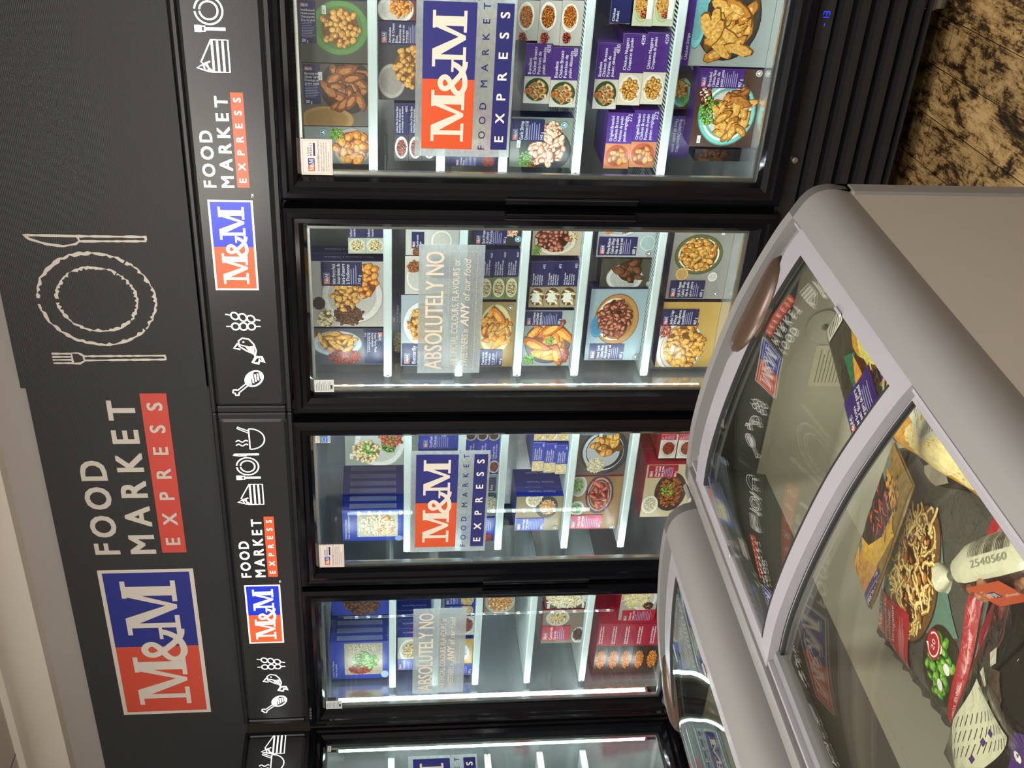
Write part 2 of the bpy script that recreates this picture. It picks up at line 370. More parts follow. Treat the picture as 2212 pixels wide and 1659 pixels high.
def stretch(sx, sy): q_ = nd('ShaderNodeMapping'); q_.inputs['Scale'].default_value = (sx, sy, 1); nt.links.new(mp.outputs[0], q_.inputs[0]); return q_.outputs[0]
def noise(vec, sc, det=6, ro=.6, di=0): q_ = nd('ShaderNodeTexNoise', Scale=sc, Detail=det, Roughness=ro, Distortion=di); nt.links.new(vec, q_.inputs['Vector']); return q_.outputs['Fac']
blot = noise(stretch(1, 1.8), 5.5, 8, .72, .6); grain = noise(stretch(1, 11), 12, 6, .65, .8); fine = noise(stretch(1, 2.5), 90, 3, .6)
vo = nd('ShaderNodeTexVoronoi', Scale=42); nt.links.new(stretch(1.0, .45), vo.inputs['Vector']); wv = nd('ShaderNodeTexWave', Scale=7.0, Distortion=14.0, Detail=3.0); wv.bands_direction = 'Y'; wv.inputs['Detail Scale'].default_value = 1.2; nt.links.new(mp.outputs[0], wv.inputs['Vector'])
pit = mth('LESS_THAN', vo.outputs['Distance'], .14)
v1 = mth('MULTIPLY_ADD', grain, .50, mth('MULTIPLY_ADD', blot, 1.35, -.475)); v2 = mth('MULTIPLY_ADD', mth('POWER', wv.outputs['Fac'], .5), .14, v1); v3 = mth('MULTIPLY_ADD', fine, .35, v2); v4 = mth('MULTIPLY_ADD', pit, -.13, v3)
br = nd('ShaderNodeTexBrick', Scale=1.0); br.inputs['Brick Width'].default_value = 1.4; br.inputs['Row Height'].default_value = .128; br.inputs['Mortar Size'].default_value = .0012; br.inputs['Color1'].default_value = (.85, .85, .85, 1); br.inputs['Color2'].default_value = (1.1, 1.1, 1.1, 1); br.inputs['Mortar'].default_value = (.06, .05, .04, 1); nt.links.new(mp.outputs[0], br.inputs['Vector'])
cr = nd('ShaderNodeValToRGB'); el = cr.color_ramp.elements; el.new(.5); el.new(.6)
for e_, p_, c_ in zip(list(el), (.50, .62, .70, .88), ((.014, .008, .004, 1), (.060, .034, .013, 1), (.22, .135, .05, 1), (.42, .28, .12, 1))): e_.position = p_; e_.color = c_
nt.links.new(v4, cr.inputs[0])
mx = nd('ShaderNodeMix'); mx.data_type = 'RGBA'; mx.blend_type = 'MULTIPLY'; mx.inputs[0].default_value = 1; nt.links.new(cr.outputs[0], mx.inputs[6]); nt.links.new(br.outputs['Color'], mx.inputs[7]); nt.links.new(mx.outputs[2], b.inputs['Base Color'])
bp = nd('ShaderNodeBump', Strength=.5, Distance=.004); nt.links.new(v4, bp.inputs['Height']); nt.links.new(bp.outputs[0], b.inputs['Normal']); b.inputs['Roughness'].default_value = .40
M['wall'] = mat('grey_paint', (.44, .41, .395), .7, noise=.04, nscale=3)
M['cove'] = mat('cream_paint', (.80, .77, .70), .6, noise=.03, nscale=3)
m, nt, b = newmat('mineral_ceiling_tile'); M['ceil'] = m
co = tex_obj(nt); br = nt.nodes.new('ShaderNodeTexBrick'); br.offset = 0; br.inputs['Scale'].default_value = 1; br.inputs['Brick Width'].default_value = .61; br.inputs['Row Height'].default_value = .61; br.inputs['Mortar Size'].default_value = .006
br.inputs['Color1'].default_value = (.60, .58, .55, 1); br.inputs['Color2'].default_value = (.62, .60, .565, 1); br.inputs['Mortar'].default_value = (.2, .19, .18, 1); mp = nt.nodes.new('ShaderNodeMapping'); mp.inputs['Location'].default_value = (.22, .1, 0); nt.links.new(co, mp.inputs[0]); nt.links.new(mp.outputs[0], br.inputs['Vector'])
nt.links.new(br.outputs['Color'], b.inputs['Base Color']); b.inputs['Roughness'].default_value = .9
n1 = nt.nodes.new('ShaderNodeTexNoise'); n1.inputs['Scale'].default_value = 160; nt.links.new(co, n1.inputs['Vector']); bp = nt.nodes.new('ShaderNodeBump'); bp.inputs['Strength'].default_value = .4; bp.inputs['Distance'].default_value = .003; nt.links.new(n1.outputs['Fac'], bp.inputs['Height']); nt.links.new(bp.outputs[0], b.inputs['Normal'])
def struct(name, boxes, m_):
    a = MB()
    for bx in boxes: a.box(*bx, m=m_)
    return a.build(name, kind='structure')
struct('floor', [(-3.4, -6, -.05, 3.6, 1.0, 0)], 'floor')
struct('ceiling', [(-3.4, -6, 2.76, 3.6, 1.0, 2.82)], 'ceil')
struct('wall_back', [(-3.4, .86, 0, 3.6, .95, 2.76)], 'wall')
struct('wall_left', [(-3.4, -6, 0, -3.3, .86, 2.76)], 'wall')
struct('wall_right', [(3.5, -6, 0, 3.6, .86, 2.76)], 'wall')
struct('wall_front', [(-3.3, -6, 0, 3.5, -5.9, 2.76)], 'wall')
# boxed-in bulkhead over the freezers, with a rounded cove under the ceiling
struct('wall_bulkhead', [(-3.3, .03, 2.50, 3.5, .86, 2.76)], 'wall')
a = MB(); pr = [(.03, 2.625), (-.012, 2.628)] + [(-.012 - .075*(1-math.cos(t)), 2.628+.10*math.sin(t)) for t in [PI/2*i/8 for i in range(1, 9)]] + [(-.11, 2.735), (-.11, 2.76), (.03, 2.76)]
a.loft([[(x, y, z) for y, z in pr] for x in (-3.3, 3.5)], 'cove', closed=True)
weld_smooth(a.build('trim_1', kind='structure'), 40)
# ------------------------------------------------------------------ corrugated plastic sign boards standing on the freezers
m, nt, b = newmat('fluted_black_plastic'); M['flute'] = m
co = tex_obj(nt); wv = nt.nodes.new('ShaderNodeTexWave'); wv.bands_direction = 'Z'; wv.inputs['Scale'].default_value = 72; nt.links.new(co, wv.inputs['Vector'])
n1 = nt.nodes.new('ShaderNodeTexNoise'); n1.inputs['Scale'].default_value = 2.2; nt.links.new(co, n1.inputs['Vector'])
ad = nt.nodes.new('ShaderNodeMath'); ad.operation = 'MULTIPLY_ADD'; ad.inputs[1].default_value = 14; nt.links.new(n1.outputs['Fac'], ad.inputs[0]); nt.links.new(wv.outputs['Fac'], ad.inputs[2])
bp = nt.nodes.new('ShaderNodeBump'); bp.inputs['Strength'].default_value = .55; bp.inputs['Distance'].default_value = .0012; nt.links.new(ad.outputs[0], bp.inputs['Height']); nt.links.new(bp.outputs[0], b.inputs['Normal'])
b.inputs['Base Color'].default_value = (.036, .038, .040, 1); b.inputs['Roughness'].default_value = .38
rng = random.Random(4)
def big_plate(a_):
    c = SIGNW; k = dict(wob=.35, rng=rng)
    for r, h in ((.150, .161), (.106, .113)):
        for t0, t1 in ((PI*.53, PI*1.27), (PI*1.28, PI*1.80), (PI*1.81, PI*2.49)): a_.ring(-.309, 2.270, r, h, .0095, c, 2, 34, t0, t1, .5, rng)
    def ln(pts, w=.0065, cl=False):
        out = []
        for (p, q) in zip(pts, pts[1:] + ([pts[0]] if cl else [])):
            n_ = max(2, int(math.dist(p, q)/.012)); out += [(p[0]+(q[0]-p[0])*i/n_, p[1]+(q[1]-p[1])*i/n_) for i in range(n_)]
        if not cl: out.append(pts[-1])
        a_.stroke(out, w, c, 2, cl, .35, rng)
    ln([(-.114, 2.433), (-.116, 2.300), (-.116, 2.118), (-.129, 2.120), (-.131, 2.292), (-.139, 2.302), (-.146, 2.335), (-.140, 2.378), (-.126, 2.418)], .0065, True); ln([(-.116, 2.296), (-.132, 2.290)])
    for i in range(4): ln([(-.483-.0105*i, 2.418), (-.483-.0105*i, 2.362)], .0055)
    ln([(-.481, 2.364), (-.516, 2.364), (-.516, 2.345), (-.508, 2.332), (-.490, 2.332), (-.481, 2.345)], .006, True); ln([(-.492, 2.332), (-.490, 2.108), (-.503, 2.106), (-.506, 2.332)], .006)
def board(x0, x1, z0, z1, y, label, draw):
    a = MB(); a.box(x0, y, z0, x1, y+.005, z1, 'flute')
    o = a.build('sign_board', org=((x0+x1)/2, y, z0), label=label, category='sign')
    ar = Art(); draw(ar); g_ = MB(); ar.put(g_, lambda p, q, l: (p, y-l, q), 'signprint')
    g_.build('printed_artwork', parent=o, org=(0, 0, 0)).location = Vector((0, 0, 0)) - o.location
    return o
board(-.60, .95, 2.0, 2.522, -.006, 'black fluted sign board with a large cream plate, knife and fork drawing', big_plate)
board(-2.9, -.603, 1.985, 2.512, .004, 'black fluted sign board with the big orange and blue mark and cream words', lambda a_: (logo(a_, -2.003, 2.107, .690, .303, cols=(C('#d4503c'), C('#27338a'), C('#dcd6cc'))), market(a_, -1.243, -.626, 2.120, .282, 2, C('#d2ccc2'), C('#cf4c40'), C('#d2ccc2'))))
# ------------------------------------------------------------------ upright glass-door freezers
SHELVES = {'d1': (1.512, 1.330, 1.159, .955, .714), 'd2': (1.474, 1.258, 1.078, .899, .6785), 'd3': (1.410, 1.237, 1.100, .871, .672), 'd4': (1.458, 1.301, 1.151, .956, .747), 'd5': (1.464, 1.278, 1.107, .910, .746), 'd6': (1.464, 1.278, 1.107, .910, .746)}
FLOORZ = .468
def header_art(kind):
    a = Art(); W_ = C('#fbfbf7'); 
    logo(a, -.274, 1.830, .270, .117, cols=(C('#f0542c'), C('#1c30b4'), W_)); market(a, .032, .288, 1.835, .116, 2, W_, C('#f0502e'), W_)
    a.text('TM', .003, 1.826, .006, W_)
    icon(a, 'skewer', -.376, 1.880, .092, W_, 2, .05); icon(a, 'fish', -.469, 1.876, .100, W_, 2, .042); icon(a, 'leg', -.580, 1.874, .100, W_, 2, .042)
    if kind: icon(a, 'cake', .630, 1.885, .095, W_, 2, .04); icon(a, 'bowl', .545, 1.885, .100, W_, 2, .04); icon(a, 'plate', .44, 1.882, .086, W_, 2, .045)
    else: icon(a, 'cake', .380, 1.899, .092, W_, 2, .04); icon(a, 'plate', .489, 1.884 + .018, .088, W_, 2, .045); icon(a, 'bowl', .592, 1.885, .100, W_, 2, .04)
    return a
def sub(parent, mb, name, **kw): return mb.build(name, parent=parent, **kw)
def wire_shelf(x0, x1, z, rail=.024):
    a = MB()
    a.box(x0, .080, z-rail/2, x1, .086, z+rail/2, 'white', bev=.003)          # price rail
    a.box(x0, .086, z+rail/2-.008, x1, .098, z+rail/2-.003, 'white')
    n = int((x1-x0)/.0115)
    for i in range(n+1):
        x = x0 + (x1-x0)*i/n; a.box(x-.0013, .092, z+rail/2-.006, x+.0013, .60, z+rail/2-.003, 'white')
    for y in (.10, .25, .42, .59): a.box(x0, y, z-.004, x1, y+.005, z+.006, 'white')
    for x in (x0+.004, x1-.004): a.tube((x, .08, z), (x, .60, z), .004, 'white', 6)
    return a
def freezer(name, loc, rz, label, variant, stickers=(), doors=('d1', 'd2')):
    """two-door cabinet, local x -0.69..0.69, front plane y = 0"""
    R0 = empty(name, loc, rz, label=label, category='freezer')
    a = MB(); k = 'black'
    a.box(-.687, .0, .09, -.655, .74, 1.99, k, bev=.004); a.box(.655, .0, .09, .687, .74, 1.99, k, bev=.004); a.box(-.655, .70, .09, .655, .74, 1.99, k)
    a.box(-.655, .02, 1.715, .655, .70, 1.765, k); a.box(-.655, .05, 1.765, .655, .70, 1.99, k); a.box(-.655, .0, .385, .655, .70, .44, k); a.box(-.655, .03, .09, .655, .70, .12, k)
    a.box(-.025, .0, .44, .025, .06, 1.715, k, bev=.004)
    sub(R0, a, 'cabinet')
    a = MB(); a.box(-.653, .665, .442, .653, .698, 1.713, 'steel'); a.box(-.6545, .062, .442, -.640, .665, 1.713, 'steel'); a.box(.640, .062, .442, .6545, .665, 1.713, 'steel'); a.box(-.640, .04, .441, .640, .665, .452, 'steel'); a.box(-.64, .04, 1.700, .64, .665, 1.713, 'steel')
    sub(R0, a, 'steel_liner')
    # lit header: bezel, face, artwork
    a = MB(); H0, H1 = 1.757, 1.994
    for bx in ((-.687, -.012, H0, .687, .05, H0+.018), (-.687, -.012, H1-.016, .687, .05, H1), (-.687, -.012, H0+.018, -.665, .05, H1-.016), (.665, -.012, H0+.018, .687, .05, H1-.016)): a.box(*bx, m='blackm', bev=.004)
    hb = sub(R0, a, 'header_frame')
    a = MB(); rings = []
    def rr(x0, z0, x1, z1, r, y): return [(cx+r*math.cos(t), y, cz+r*math.sin(t)) for cx, cz, t0 in ((x1-r, z1-r, 0), (x0+r, z1-r, PI/2), (x0+r, z0+r, PI), (x1-r, z0+r, PI*1.5)) for t in [t0+PI/2*i/6 for i in range(7)]]
    a.loft([rr(-.664, H0+.019, .664, H1-.017, .01, .045), rr(-.664, H0+.019, .664, H1-.017, .01, -.004), rr(-.655, H0+.028, .655, H1-.026, .012, -.010)], 'hdr'); a.add(rr(-.655, H0+.028, .655, H1-.026, .012, -.010), [tuple(range(27, -1, -1))], 'hdr')
    hp = sub(R0, a, 'header_panel')
    g_ = MB(); header_art(variant).put(g_, lambda p, q, l: (p, -.010-l, q), 'glow'); sub(hp, g_, 'lit_artwork')
    # doors
    for sgn in (-1, 1):
        xo, xi = (.012, .672); ga, gb = .071, .613
        dz = -.008 if (sgn < 0 and variant == 0 and rz == 0 and 'A' in stickers) else 0
        X = (lambda v: sgn*v); a = MB(); Z0, Z1 = .400, 1.756; g0, g1 = .469, 1.700
        rings = []
        for (e, y) in ((0, .0), (0, -.040), (.010, -.050), (.022, -.050), (.028, -.044), (.040, -.046), (.052, -.036), (.059, -.020), (.059, .0)):
            x0, x1 = sorted((X(xo+e), X(xi-e))); rings.append([(x0, y, Z0+e*1.17+dz), (x1, y, Z0+e*1.17+dz), (x1, y, Z1-e*.95+dz), (x0, y, Z1-e*.95+dz)])
        a.loft(rings, 'black'); d = a.build('door', parent=R0); weld_smooth(d, 14)
        x0, x1 = sorted((X(ga), X(gb)))
        a = MB(); a.box(x0+.001, -.016, g0+dz+.001, x1-.001, -.012, g1+dz-.001, 'glass'); sub(d, a, 'glass_pane')
        a = MB()
        for bx in ((x0, -.012, g0, x0+.012, .0, g1), (x1-.012, -.012, g0, x1, .0, g1), (x0+.012, -.012, g0, x1-.012, .0, g0+.010), (x0+.012, -.012, g1-.008, x1-.012, .0, g1)): a.box(bx[0], bx[1], bx[2]+dz, bx[3], bx[4], bx[5]+dz, m='trimsteel')
        sub(d, a, 'spacer_trim')
        xh = X(xo+.001); a = MB(); a.box(xh, -.058, .80, xh+sgn*.014, -.030, 1.16, 'black', bev=.003); a.box(xh+sgn*.014, -.058, .80, xh+sgn*.018, -.050, 1.16, 'blackm'); sub(d, a, 'handle')
        a = MB(); xh = X(xi-.03); a.box(xh-.014, -.035, Z0-.02, xh+.014, .0, Z0-.001, 'blackm', bev=.003); sub(d, a, 'hinge')
        # printed film on the glass
        a = Art(); f = MB(); y = -.0165
        if sgn > 0:
            f.box(.132, y-.0006, 1.156, .545, y, 1.404, 'frost'); logo(a, .153, 1.255, .378, .132, False, 2, (C('#dd5420'), C('#26287c'), C('#e8e0d0')))
            a.spaced('FOOD', .153, .279, 1.222, .017, C('#20206a'), 2, .015, 1.1); a.spaced('MARKET', .320, .531, 1.222, .017, C('#20206a'), 2, .015, 1.1)
            a.rect(.153, 1.163, .531, 1.206, C('#23246e'), 2); a.spaced('EXPRESS', .175, .510, 1.174, .022, CREAM, 3, .03, 1.15); a.text('TM', .534, 1.247, .006, NAVY)
        else:
            f.box(-.545, y-.0006, 1.205, -.125, y, 1.388, 'frost'); T = C('#e6dcc8')
            a.text('ABSOLUTELY NO', -.532, 1.318, .050, T, 2, w=.385, bold=.018)
            a.text('ARTIFICIAL COLOURS, FLAVOURS or', -.520, 1.274, .0185, T, 2, w=.350, bold=.0)
            a.text('SWEETENERS in', -.520, 1.243, .0185, T, 2, w=.125); a.text('ANY', -.385, 1.243, .024, T, 2, w=.072, bold=.03, shear=.25); a.text('of our food', -.302, 1.243, .019, T, 2, w=.130, shear=.25)
            for z in (1.302, 1.224):
                for i in range(46): a.rect(-.532+i*.0085, z, -.528+i*.0085, z+.0012, T, 2)
            for i in range(9):
                for x in (-.532, -.145): a.rect(x, 1.228+i*.0085, x+.0012, 1.233+i*.0085, T, 2)
        fo = sub(d, f, 'frosted_sticker'); g_ = MB(); a.put(g_, lambda p, q, l: (p, y-.0006-l, q), 'vinyl')
        for i in range(len(g_.v)): pass
        sub(d, g_, 'sticker_lettering')
        # small notices
        a = Art(); 
        if sgn > 0 and 'note' in stickers:
            x0, z0, w, h = .074, 1.617, .098, .080
            a.rect(x0, z0, x0+w, z0+h, C('#efe4da'), 1); a.stroke([(x0+.004, z0+.004), (x0+w-.004, z0+.004), (x0+w-.004, z0+h-.004), (x0+.004, z0+h-.004)], .0008, C('#c05060'), 2, True)
            logo(a, x0+.010, z0+h-.034, .036, .017, False, 2); a.spaced('FOOD', x0+.052, x0+.076, z0+h-.021, .005, NAVY, 2, .02); a.spaced('MARKET', x0+.052, x0+.088, z0+h-.028, .005, NAVY, 2, .02); a.rect(x0+.052, z0+h-.036, x0+.088, z0+h-.031, NAVY, 2)
            a.text('PLEASE NOTE:', x0+.010, z0+.034, .0042, C('#b02028'), 2, bold=.03); a.text('M&M Food Market', x0+.046, z0+.034, .0042, C('#303040'), 2)
            for i, t_ in enumerate(('Express stores offer a limited range of', 'M&M Food Market products. Rewards,', 'special pricing and flyer promotions are', 'not valid at this location.')): a.text(t_, x0+.010, z0+.027-.0062*i, .0036, C('#303040'), 2, maxw=.080)
        if sgn > 0 and 'star' in stickers:
            if a.it: g_ = MB(); a.put(g_, lambda p, q, l: (p, y-l, q), 'vinyl'); sub(d, g_, 'notice_sticker'); a = Art()
            a.rect(.580, 1.680, .606, 1.693, C('#ece8dc'), 1); a.text('Freezer', .583, 1.6838, .0062, C('#222222'), 2, w=.020)
            if 'star2' in stickers:
                g_ = MB(); a.put(g_, lambda p, q, l: (p, y-l, q), 'vinyl'); sub(d, g_, 'freezer_sticker'); a = Art(); a.rect(.580, 1.648, .607, 1.677, C('#e8eef4'), 1); a.rect(.5812, 1.656, .6058, 1.6758, C('#3d86c6'), 2); a.ring(.5935, 1.664, .010, .009, .0012, WHITE, 3, 20, PI*.1, PI*.95); a.text('energy', .584, 1.6615, .0035, WHITE, 3, w=.019, shear=.3); a.rect(.583, 1.650, .604, 1.654, C('#8a9ac8'), 2)
        if sgn < 0:
            a.rect(-.611, 1.640, -.568, 1.697, C('#d8dcda'), 1)
            for i in range(9): a.rect(-.606, 1.692-.005*i, -.582 + .004*(i % 3), 1.6905-.005*i, C('#7c8286'), 2)
            a.rect(-.600, 1.644, -.586, 1.650, C('#3a3f46'), 2)
        if a.it:
            g_ = MB(); a.put(g_, lambda p, q, l: (p, y-l, q+dz), 'vinyl'); sub(d, g_, 'notice_sticker')
    # shelves, lamps
    for sgn in (-1, 1):
        for z in SHELVES[doors[0 if sgn > 0 else 1]]:
            x0, x1 = sorted((sgn*.045, sgn*.622)); sub(R0, wire_shelf(x0, x1, z), 'shelf')
        for x, nx in ((sgn*.034, sgn), (sgn*.634, -sgn)):
            a = MB(); a.box(x-.006, .020, .50, x+.006, .052, 1.665, 'trimsteel'); a.box(x-.004+nx*.006, .028, .51, x+.002+nx*.006 if nx > 0 else x-.002+nx*.006, .044, 1.655, 'led')
            for i in range(23): z = .535+i*.0485; a.box(x+nx*.0085, .031, z-.006, x+nx*.0105, .041, z+.006, 'diode')
            sub(R0, a, 'light_strip')
    # kick grille, display, lock, feet
    a = MB(); a.box(-.686, -.012, .345, .686, .0, .398, 'blackm', bev=.002)
    gr = sub(R0, a, 'kick_panel')
    a = MB()
    for i in range(5):
        z = .336-.0475*i; a.loft([[(x, .004, z), (x, -.020, z-.008), (x, -.020, z-.030), (x, -.002, z-.038), (x, .008, z-.030)] for x in (-.684, .684)], 'blackm', cap=True)
    a.box(-.686, -.022, .094, .686, .0, .102, 'blackm'); a.box(-.686, .01, .10, .686, .02, .345, 'dark')
    sub(R0, a, 'grille')
    a = MB(); a.box(.44, -.014, .347, .60, -.0121, .388, 'dark'); dp = sub(R0, a, 'display')
    g_ = MB(); ar = Art(); q_ = lambda x, z, w, h: ar.rect(x, z, x+w, z+h, (1, 1, 1, 0), 1)
    q_(.500, .366, .008, .002)
    for k_, segs in ((0, 'bc'), (1, 'abcdg')):
        x = .514+k_*.014; hh = .008
        sg = {'a': (x, .374, hh, .0018), 'g': (x, .366, hh, .0018), 'd': (x, .358, hh, .0018), 'b': (x+hh, .367, .0018, hh), 'c': (x+hh, .359, .0018, hh)}
        for s_ in segs: q_(*sg[s_])
    ar.put(g_, lambda p, q, l: (p, -.0141-l, q), 'blue'); sub(dp, g_, 'digits')
    a = MB(); a.tube((.140, -.012, .373), (.140, -.020, .373), .0085, 'metal', 16); a.tube((.140, -.020, .373), (.140, -.023, .373), .005, 'metal', 12); sub(R0, a, 'lock')
    for x in (-.55, .55):
        for y in (.10, .62):
            a = MB(); a.tube((x-.016, y, .037), (x+.016, y, .037), .037, 'metal', 20); a.tube((x-.019, y, .037), (x+.019, y, .037), .028, 'dark', 16); a.tube((x-.03, y, .037), (x+.03, y, .037), .008, 'metal', 8)
            for d_ in (-.024, .021): a.box(x+d_, y-.014, .03, x+d_+.003, y+.016, .085, 'metal')
            a.box(x-.03, y-.03, .084, x+.03, y+.03, .0895, 'metal'); sub(R0, a, 'caster')
    return R0
freezer('upright_freezer', (0, 0, 0), 0, 'black two-door upright freezer at the far right, lit header with cake drawing', 0, ('note', 'A'))
freezer('upright_freezer', (-1.3765, 0, 0), 0, 'black two-door upright freezer in the middle, energy sticker on its glass', 0, ('note', 'star', 'star2'), ('d3', 'd4'))
freezer('upright_freezer', (-2.124, -.690, 0), PI/2, 'black two-door upright freezer turned sideways in the corner, nearly empty shelves', 1, ('star',), ('d5', 'd6'))
#CUT2
# ------------------------------------------------------------------ curved-lid chest freezers, side by side
def smoothline(pts, n=40):
    """even points on a smooth curve through pts"""
    q = [pts[0]] + list(pts) + [pts[-1]]; out = []
    for i in range(1, len(q)-2):
        for k in range(12):
            t = k/12; p0, p1, p2, p3 = q[i-1], q[i], q[i+1], q[i+2]
            out.append(tuple(.5*((2*p1[j]) + (-p0[j]+p2[j])*t + (2*p0[j]-5*p1[j]+4*p2[j]-p3[j])*t*t + (-p0[j]+3*p1[j]-3*p2[j]+p3[j])*t**3) for j in range(2)))
    out.append(tuple(pts[-1])); L = [0]
    for a_, b_ in zip(out, out[1:]): L.append(L[-1] + math.dist(a_, b_))
    res = []; j = 0
    for i in range(n+1):
        d = L[-1]*i/n
        while j < len(L)-2 and L[j+1] < d: j += 1
        t = (d-L[j])/max(L[j+1]-L[j], 1e-9); res.append((out[j][0]+(out[j+1][0]-out[j][0])*t, out[j][1]+(out[j+1][1]-out[j][1])*t))
    return res
def slab(mb, prof, y0, y1, m, th=.006, dz=0.0, ny=1, yfun=None):
    """sheet following the profile (x, z), from y0 to y1, th thick"""
    n = len(prof); nr = []
    for i in range(n):
        a_ = prof[max(i-1, 0)]; b_ = prof[min(i+1, n-1)]; dx, dz_ = b_[0]-a_[0], b_[1]-a_[1]; d = math.hypot(dx, dz_) or 1
        s_ = -1 if dx > 0 else 1
        nr.append((dz_/d*s_, -dx/d*s_))
    def row(y, off): return [(p[0]+q[0]*off, y, p[1]+dz+q[1]*off) for p, q in zip(prof, nr)]
    ya = yfun or (lambda i: y0)
    rings = [[(p[0], ya(i), p[2]) for i, p in enumerate(row(y0, 0))], row(y1, 0), row(y1, -th), [(p[0], ya(i), p[2]) for i, p in enumerate(row(y0, -th))]]
    vs = [p for r in rings for p in r]; fs = []
    for k in range(4):
        k2 = (k+1) % 4
        for i in range(n-1): fs.append((k*n+i, k*n+i+1, k2*n+i+1, k2*n+i))
    fs += [(0, n, 2*n, 3*n), (n-1, 4*n-1, 3*n-1, 2*n-1)]
    mb.add(vs, fs, m)
def chest(loc_label, mode):
    """mode 0: low side on the right (x .603); mode 1: high side on the right (x -.035)"""
    Y0, YN = -1.280, -2.62
    if mode == 0:
        band = [(.603, .785), (.607, .812), (.602, .835), (.589, .850), (.572, .860), (.560, .866)]
        top = smoothline([(.560, .866), (.530, .881), (.470, .904), (.400, .926), (.320, .943), (.240, .955), (.160, .961), (.080, .958)], 36)
        far = [(.080, .958), (.050, .956), (.042, .950), (.042, .785)]
    else:
        band = [(-.012, .785), (-.010, .90), (-.016, .945), (-.030, .966), (-.050, .975), (-.072, .978)]
        top = smoothline([(-.072, .978), (-.13, .977), (-.20, .972), (-.30, .961), (-.42, .940), (-.51, .915), (-.575, .885)], 36)
        far = [(-.575, .885), (-.605, .862), (-.622, .835), (-.626, .785)]
    xR, xL = band[0][0], far[-1][0]
    R0 = empty('chest_freezer', (0, 0, 0), 0, label=loc_label, category='freezer')
    # body with a liner
    a = MB(); t = .022; zb = .12; zt = .785
    for (x0, y0, x1, y1) in ((xL, YN, xR, YN+t), (xL, Y0-t, xR, Y0), (xL, YN+t, xL+t, Y0-t), (xR-t, YN+t, xR, Y0-t)): a.box(x0, y0, zb, x1, y1, zt, 'beige')
    a.box(xL+t, YN+t, zb, xR-t, Y0-t, .20, 'beige')
    sub(R0, a, 'body')
    a = MB(); a.box(xL+.01, YN+.01, .0, xR-.01, Y0-.01, .119, 'dark'); sub(R0, a, 'plinth')
    for (x, y) in ((xR, Y0), (xL, Y0), (xR, YN), (xL, YN)):
        a = MB(); sx = -1 if x == xR else 1; sy = -1 if y == Y0 else 1
        a.box(x - sx*.004, y - sy*.004, zb, x + sx*.022, y + sy*.030, zt, 'grey', bev=.004); sub(R0, a, 'corner_moulding')
    a = MB(); iz = .705
    for (x0, y0, x1, y1) in ((xL+t, YN+t, xR-t, YN+t+.004), (xL+t, Y0-t-.004, xR-t, Y0-t), (xL+t, YN+t+.004, xL+t+.004, Y0-t-.004), (xR-t-.004, YN+t+.004, xR-t, Y0-t-.004)): a.box(x0, y0, iz, x1, y1, .835, 'liner')
    a.box(xL+t+.004, YN+t+.004, iz-.004, xR-t-.004, Y0-t-.004, iz, 'liner'); ln = sub(R0, a, 'liner')
    # rim: long bands plus end caps that follow the arch
    a = MB(); bx = smoothline(band, 14)
    a.loft([[(x, y, z) for x, z in bx] + [(band[-1][0]-(.004 if mode == 0 else .004), y, band[-1][1]-.035), (xR-t, y, .785)] for y in (Y0, YN)], 'grey')
    fx = smoothline(far, 10) if mode else far
    a.loft([[(x, y, z) for x, z in fx] + [(xL+t, y, .785), (far[0][0]+.0, y, far[0][1]-.035)] for y in (Y0, YN)], 'grey')
    rim = sub(R0, a, 'rim'); weld_smooth(rim, 40)
    allp = [band[0]] + bx[1:] + top[1:] + fx[1:]
    for (ya, yb) in ((Y0, Y0-.020), (YN+.02, YN)):
        a = MB(); n = len(allp); low = [(x, .785) for x, z in allp]
        rings = [[(x, ya, z) for x, z in allp], [(x, yb, z) for x, z in allp], [(x, yb, z) for x, z in low], [(x, ya, z) for x, z in low]]
        vs = [p for r in rings for p in r]; fs = []
        for k in range(4):
            k2 = (k+1) % 4
            for i in range(n-1): fs.append((k*n+i, k2*n+i, k2*n+i+1, k*n+i+1))
        a.add(vs, fs, 'grey'); weld_smooth(sub(R0, a, 'end_cap'), 40)

    # dark channel the lids run in
    a = MB(); slab(a, top, Y0-.020, Y0-.10, 'dgrey', .004, -.022)
    sub(R0, a, 'track')
    a = MB(); e0, e1 = top[0], top[-1]
    for (x, z, w) in ((e0[0], e0[1], -.030), (e1[0], e1[1], .030)):
        a.box(x, YN+.02, z-.03, x+w, Y0-.02, z-.012, 'dgrey'); a.box(x+w*.25, YN+.02, z-.012, x+w*.42, Y0-.02, z-.005, 'lav')
    sub(R0, a, 'slide_rail')
    # lids
    n = len(top)
    def lid(name, ya, yb, dz, endw0, endw1, handle):
        a = MB(); k = 3
        hx = (lambda i: (abs((i/n) - hc) < hw))
        hc, hw = (.29, .19) if mode == 0 else (.76, .22)
        if handle: yf = lambda i: ya - (.034*math.cos(PI/2*min(1, abs(i/n-hc)/hw))**.8*.85 if hx(i) else 0)
        else: yf = lambda i: ya
        slab(a, top, ya, ya-endw0, 'lav', .010, dz, yfun=yf)
        slab(a, top, yb+endw1, yb, 'lav', .014, dz)
        slab(a, top[:k], ya-endw0, yb+endw1, 'lav', .010, dz); slab(a, top[-k:], ya-endw0, yb+endw1, 'lav', .010, dz)
        fr = sub(R0, a, name)
        a = MB(); slab(a, top[k-1:n-k+1], ya-endw0+.0, yb+endw1, 'lidglass', .004, dz-.002); weld_smooth(sub(fr, a, 'curved_glass'), 30)
        a = MB(); sg = smoothline([top[k-1], top[n//2], top[n-k]], 20)
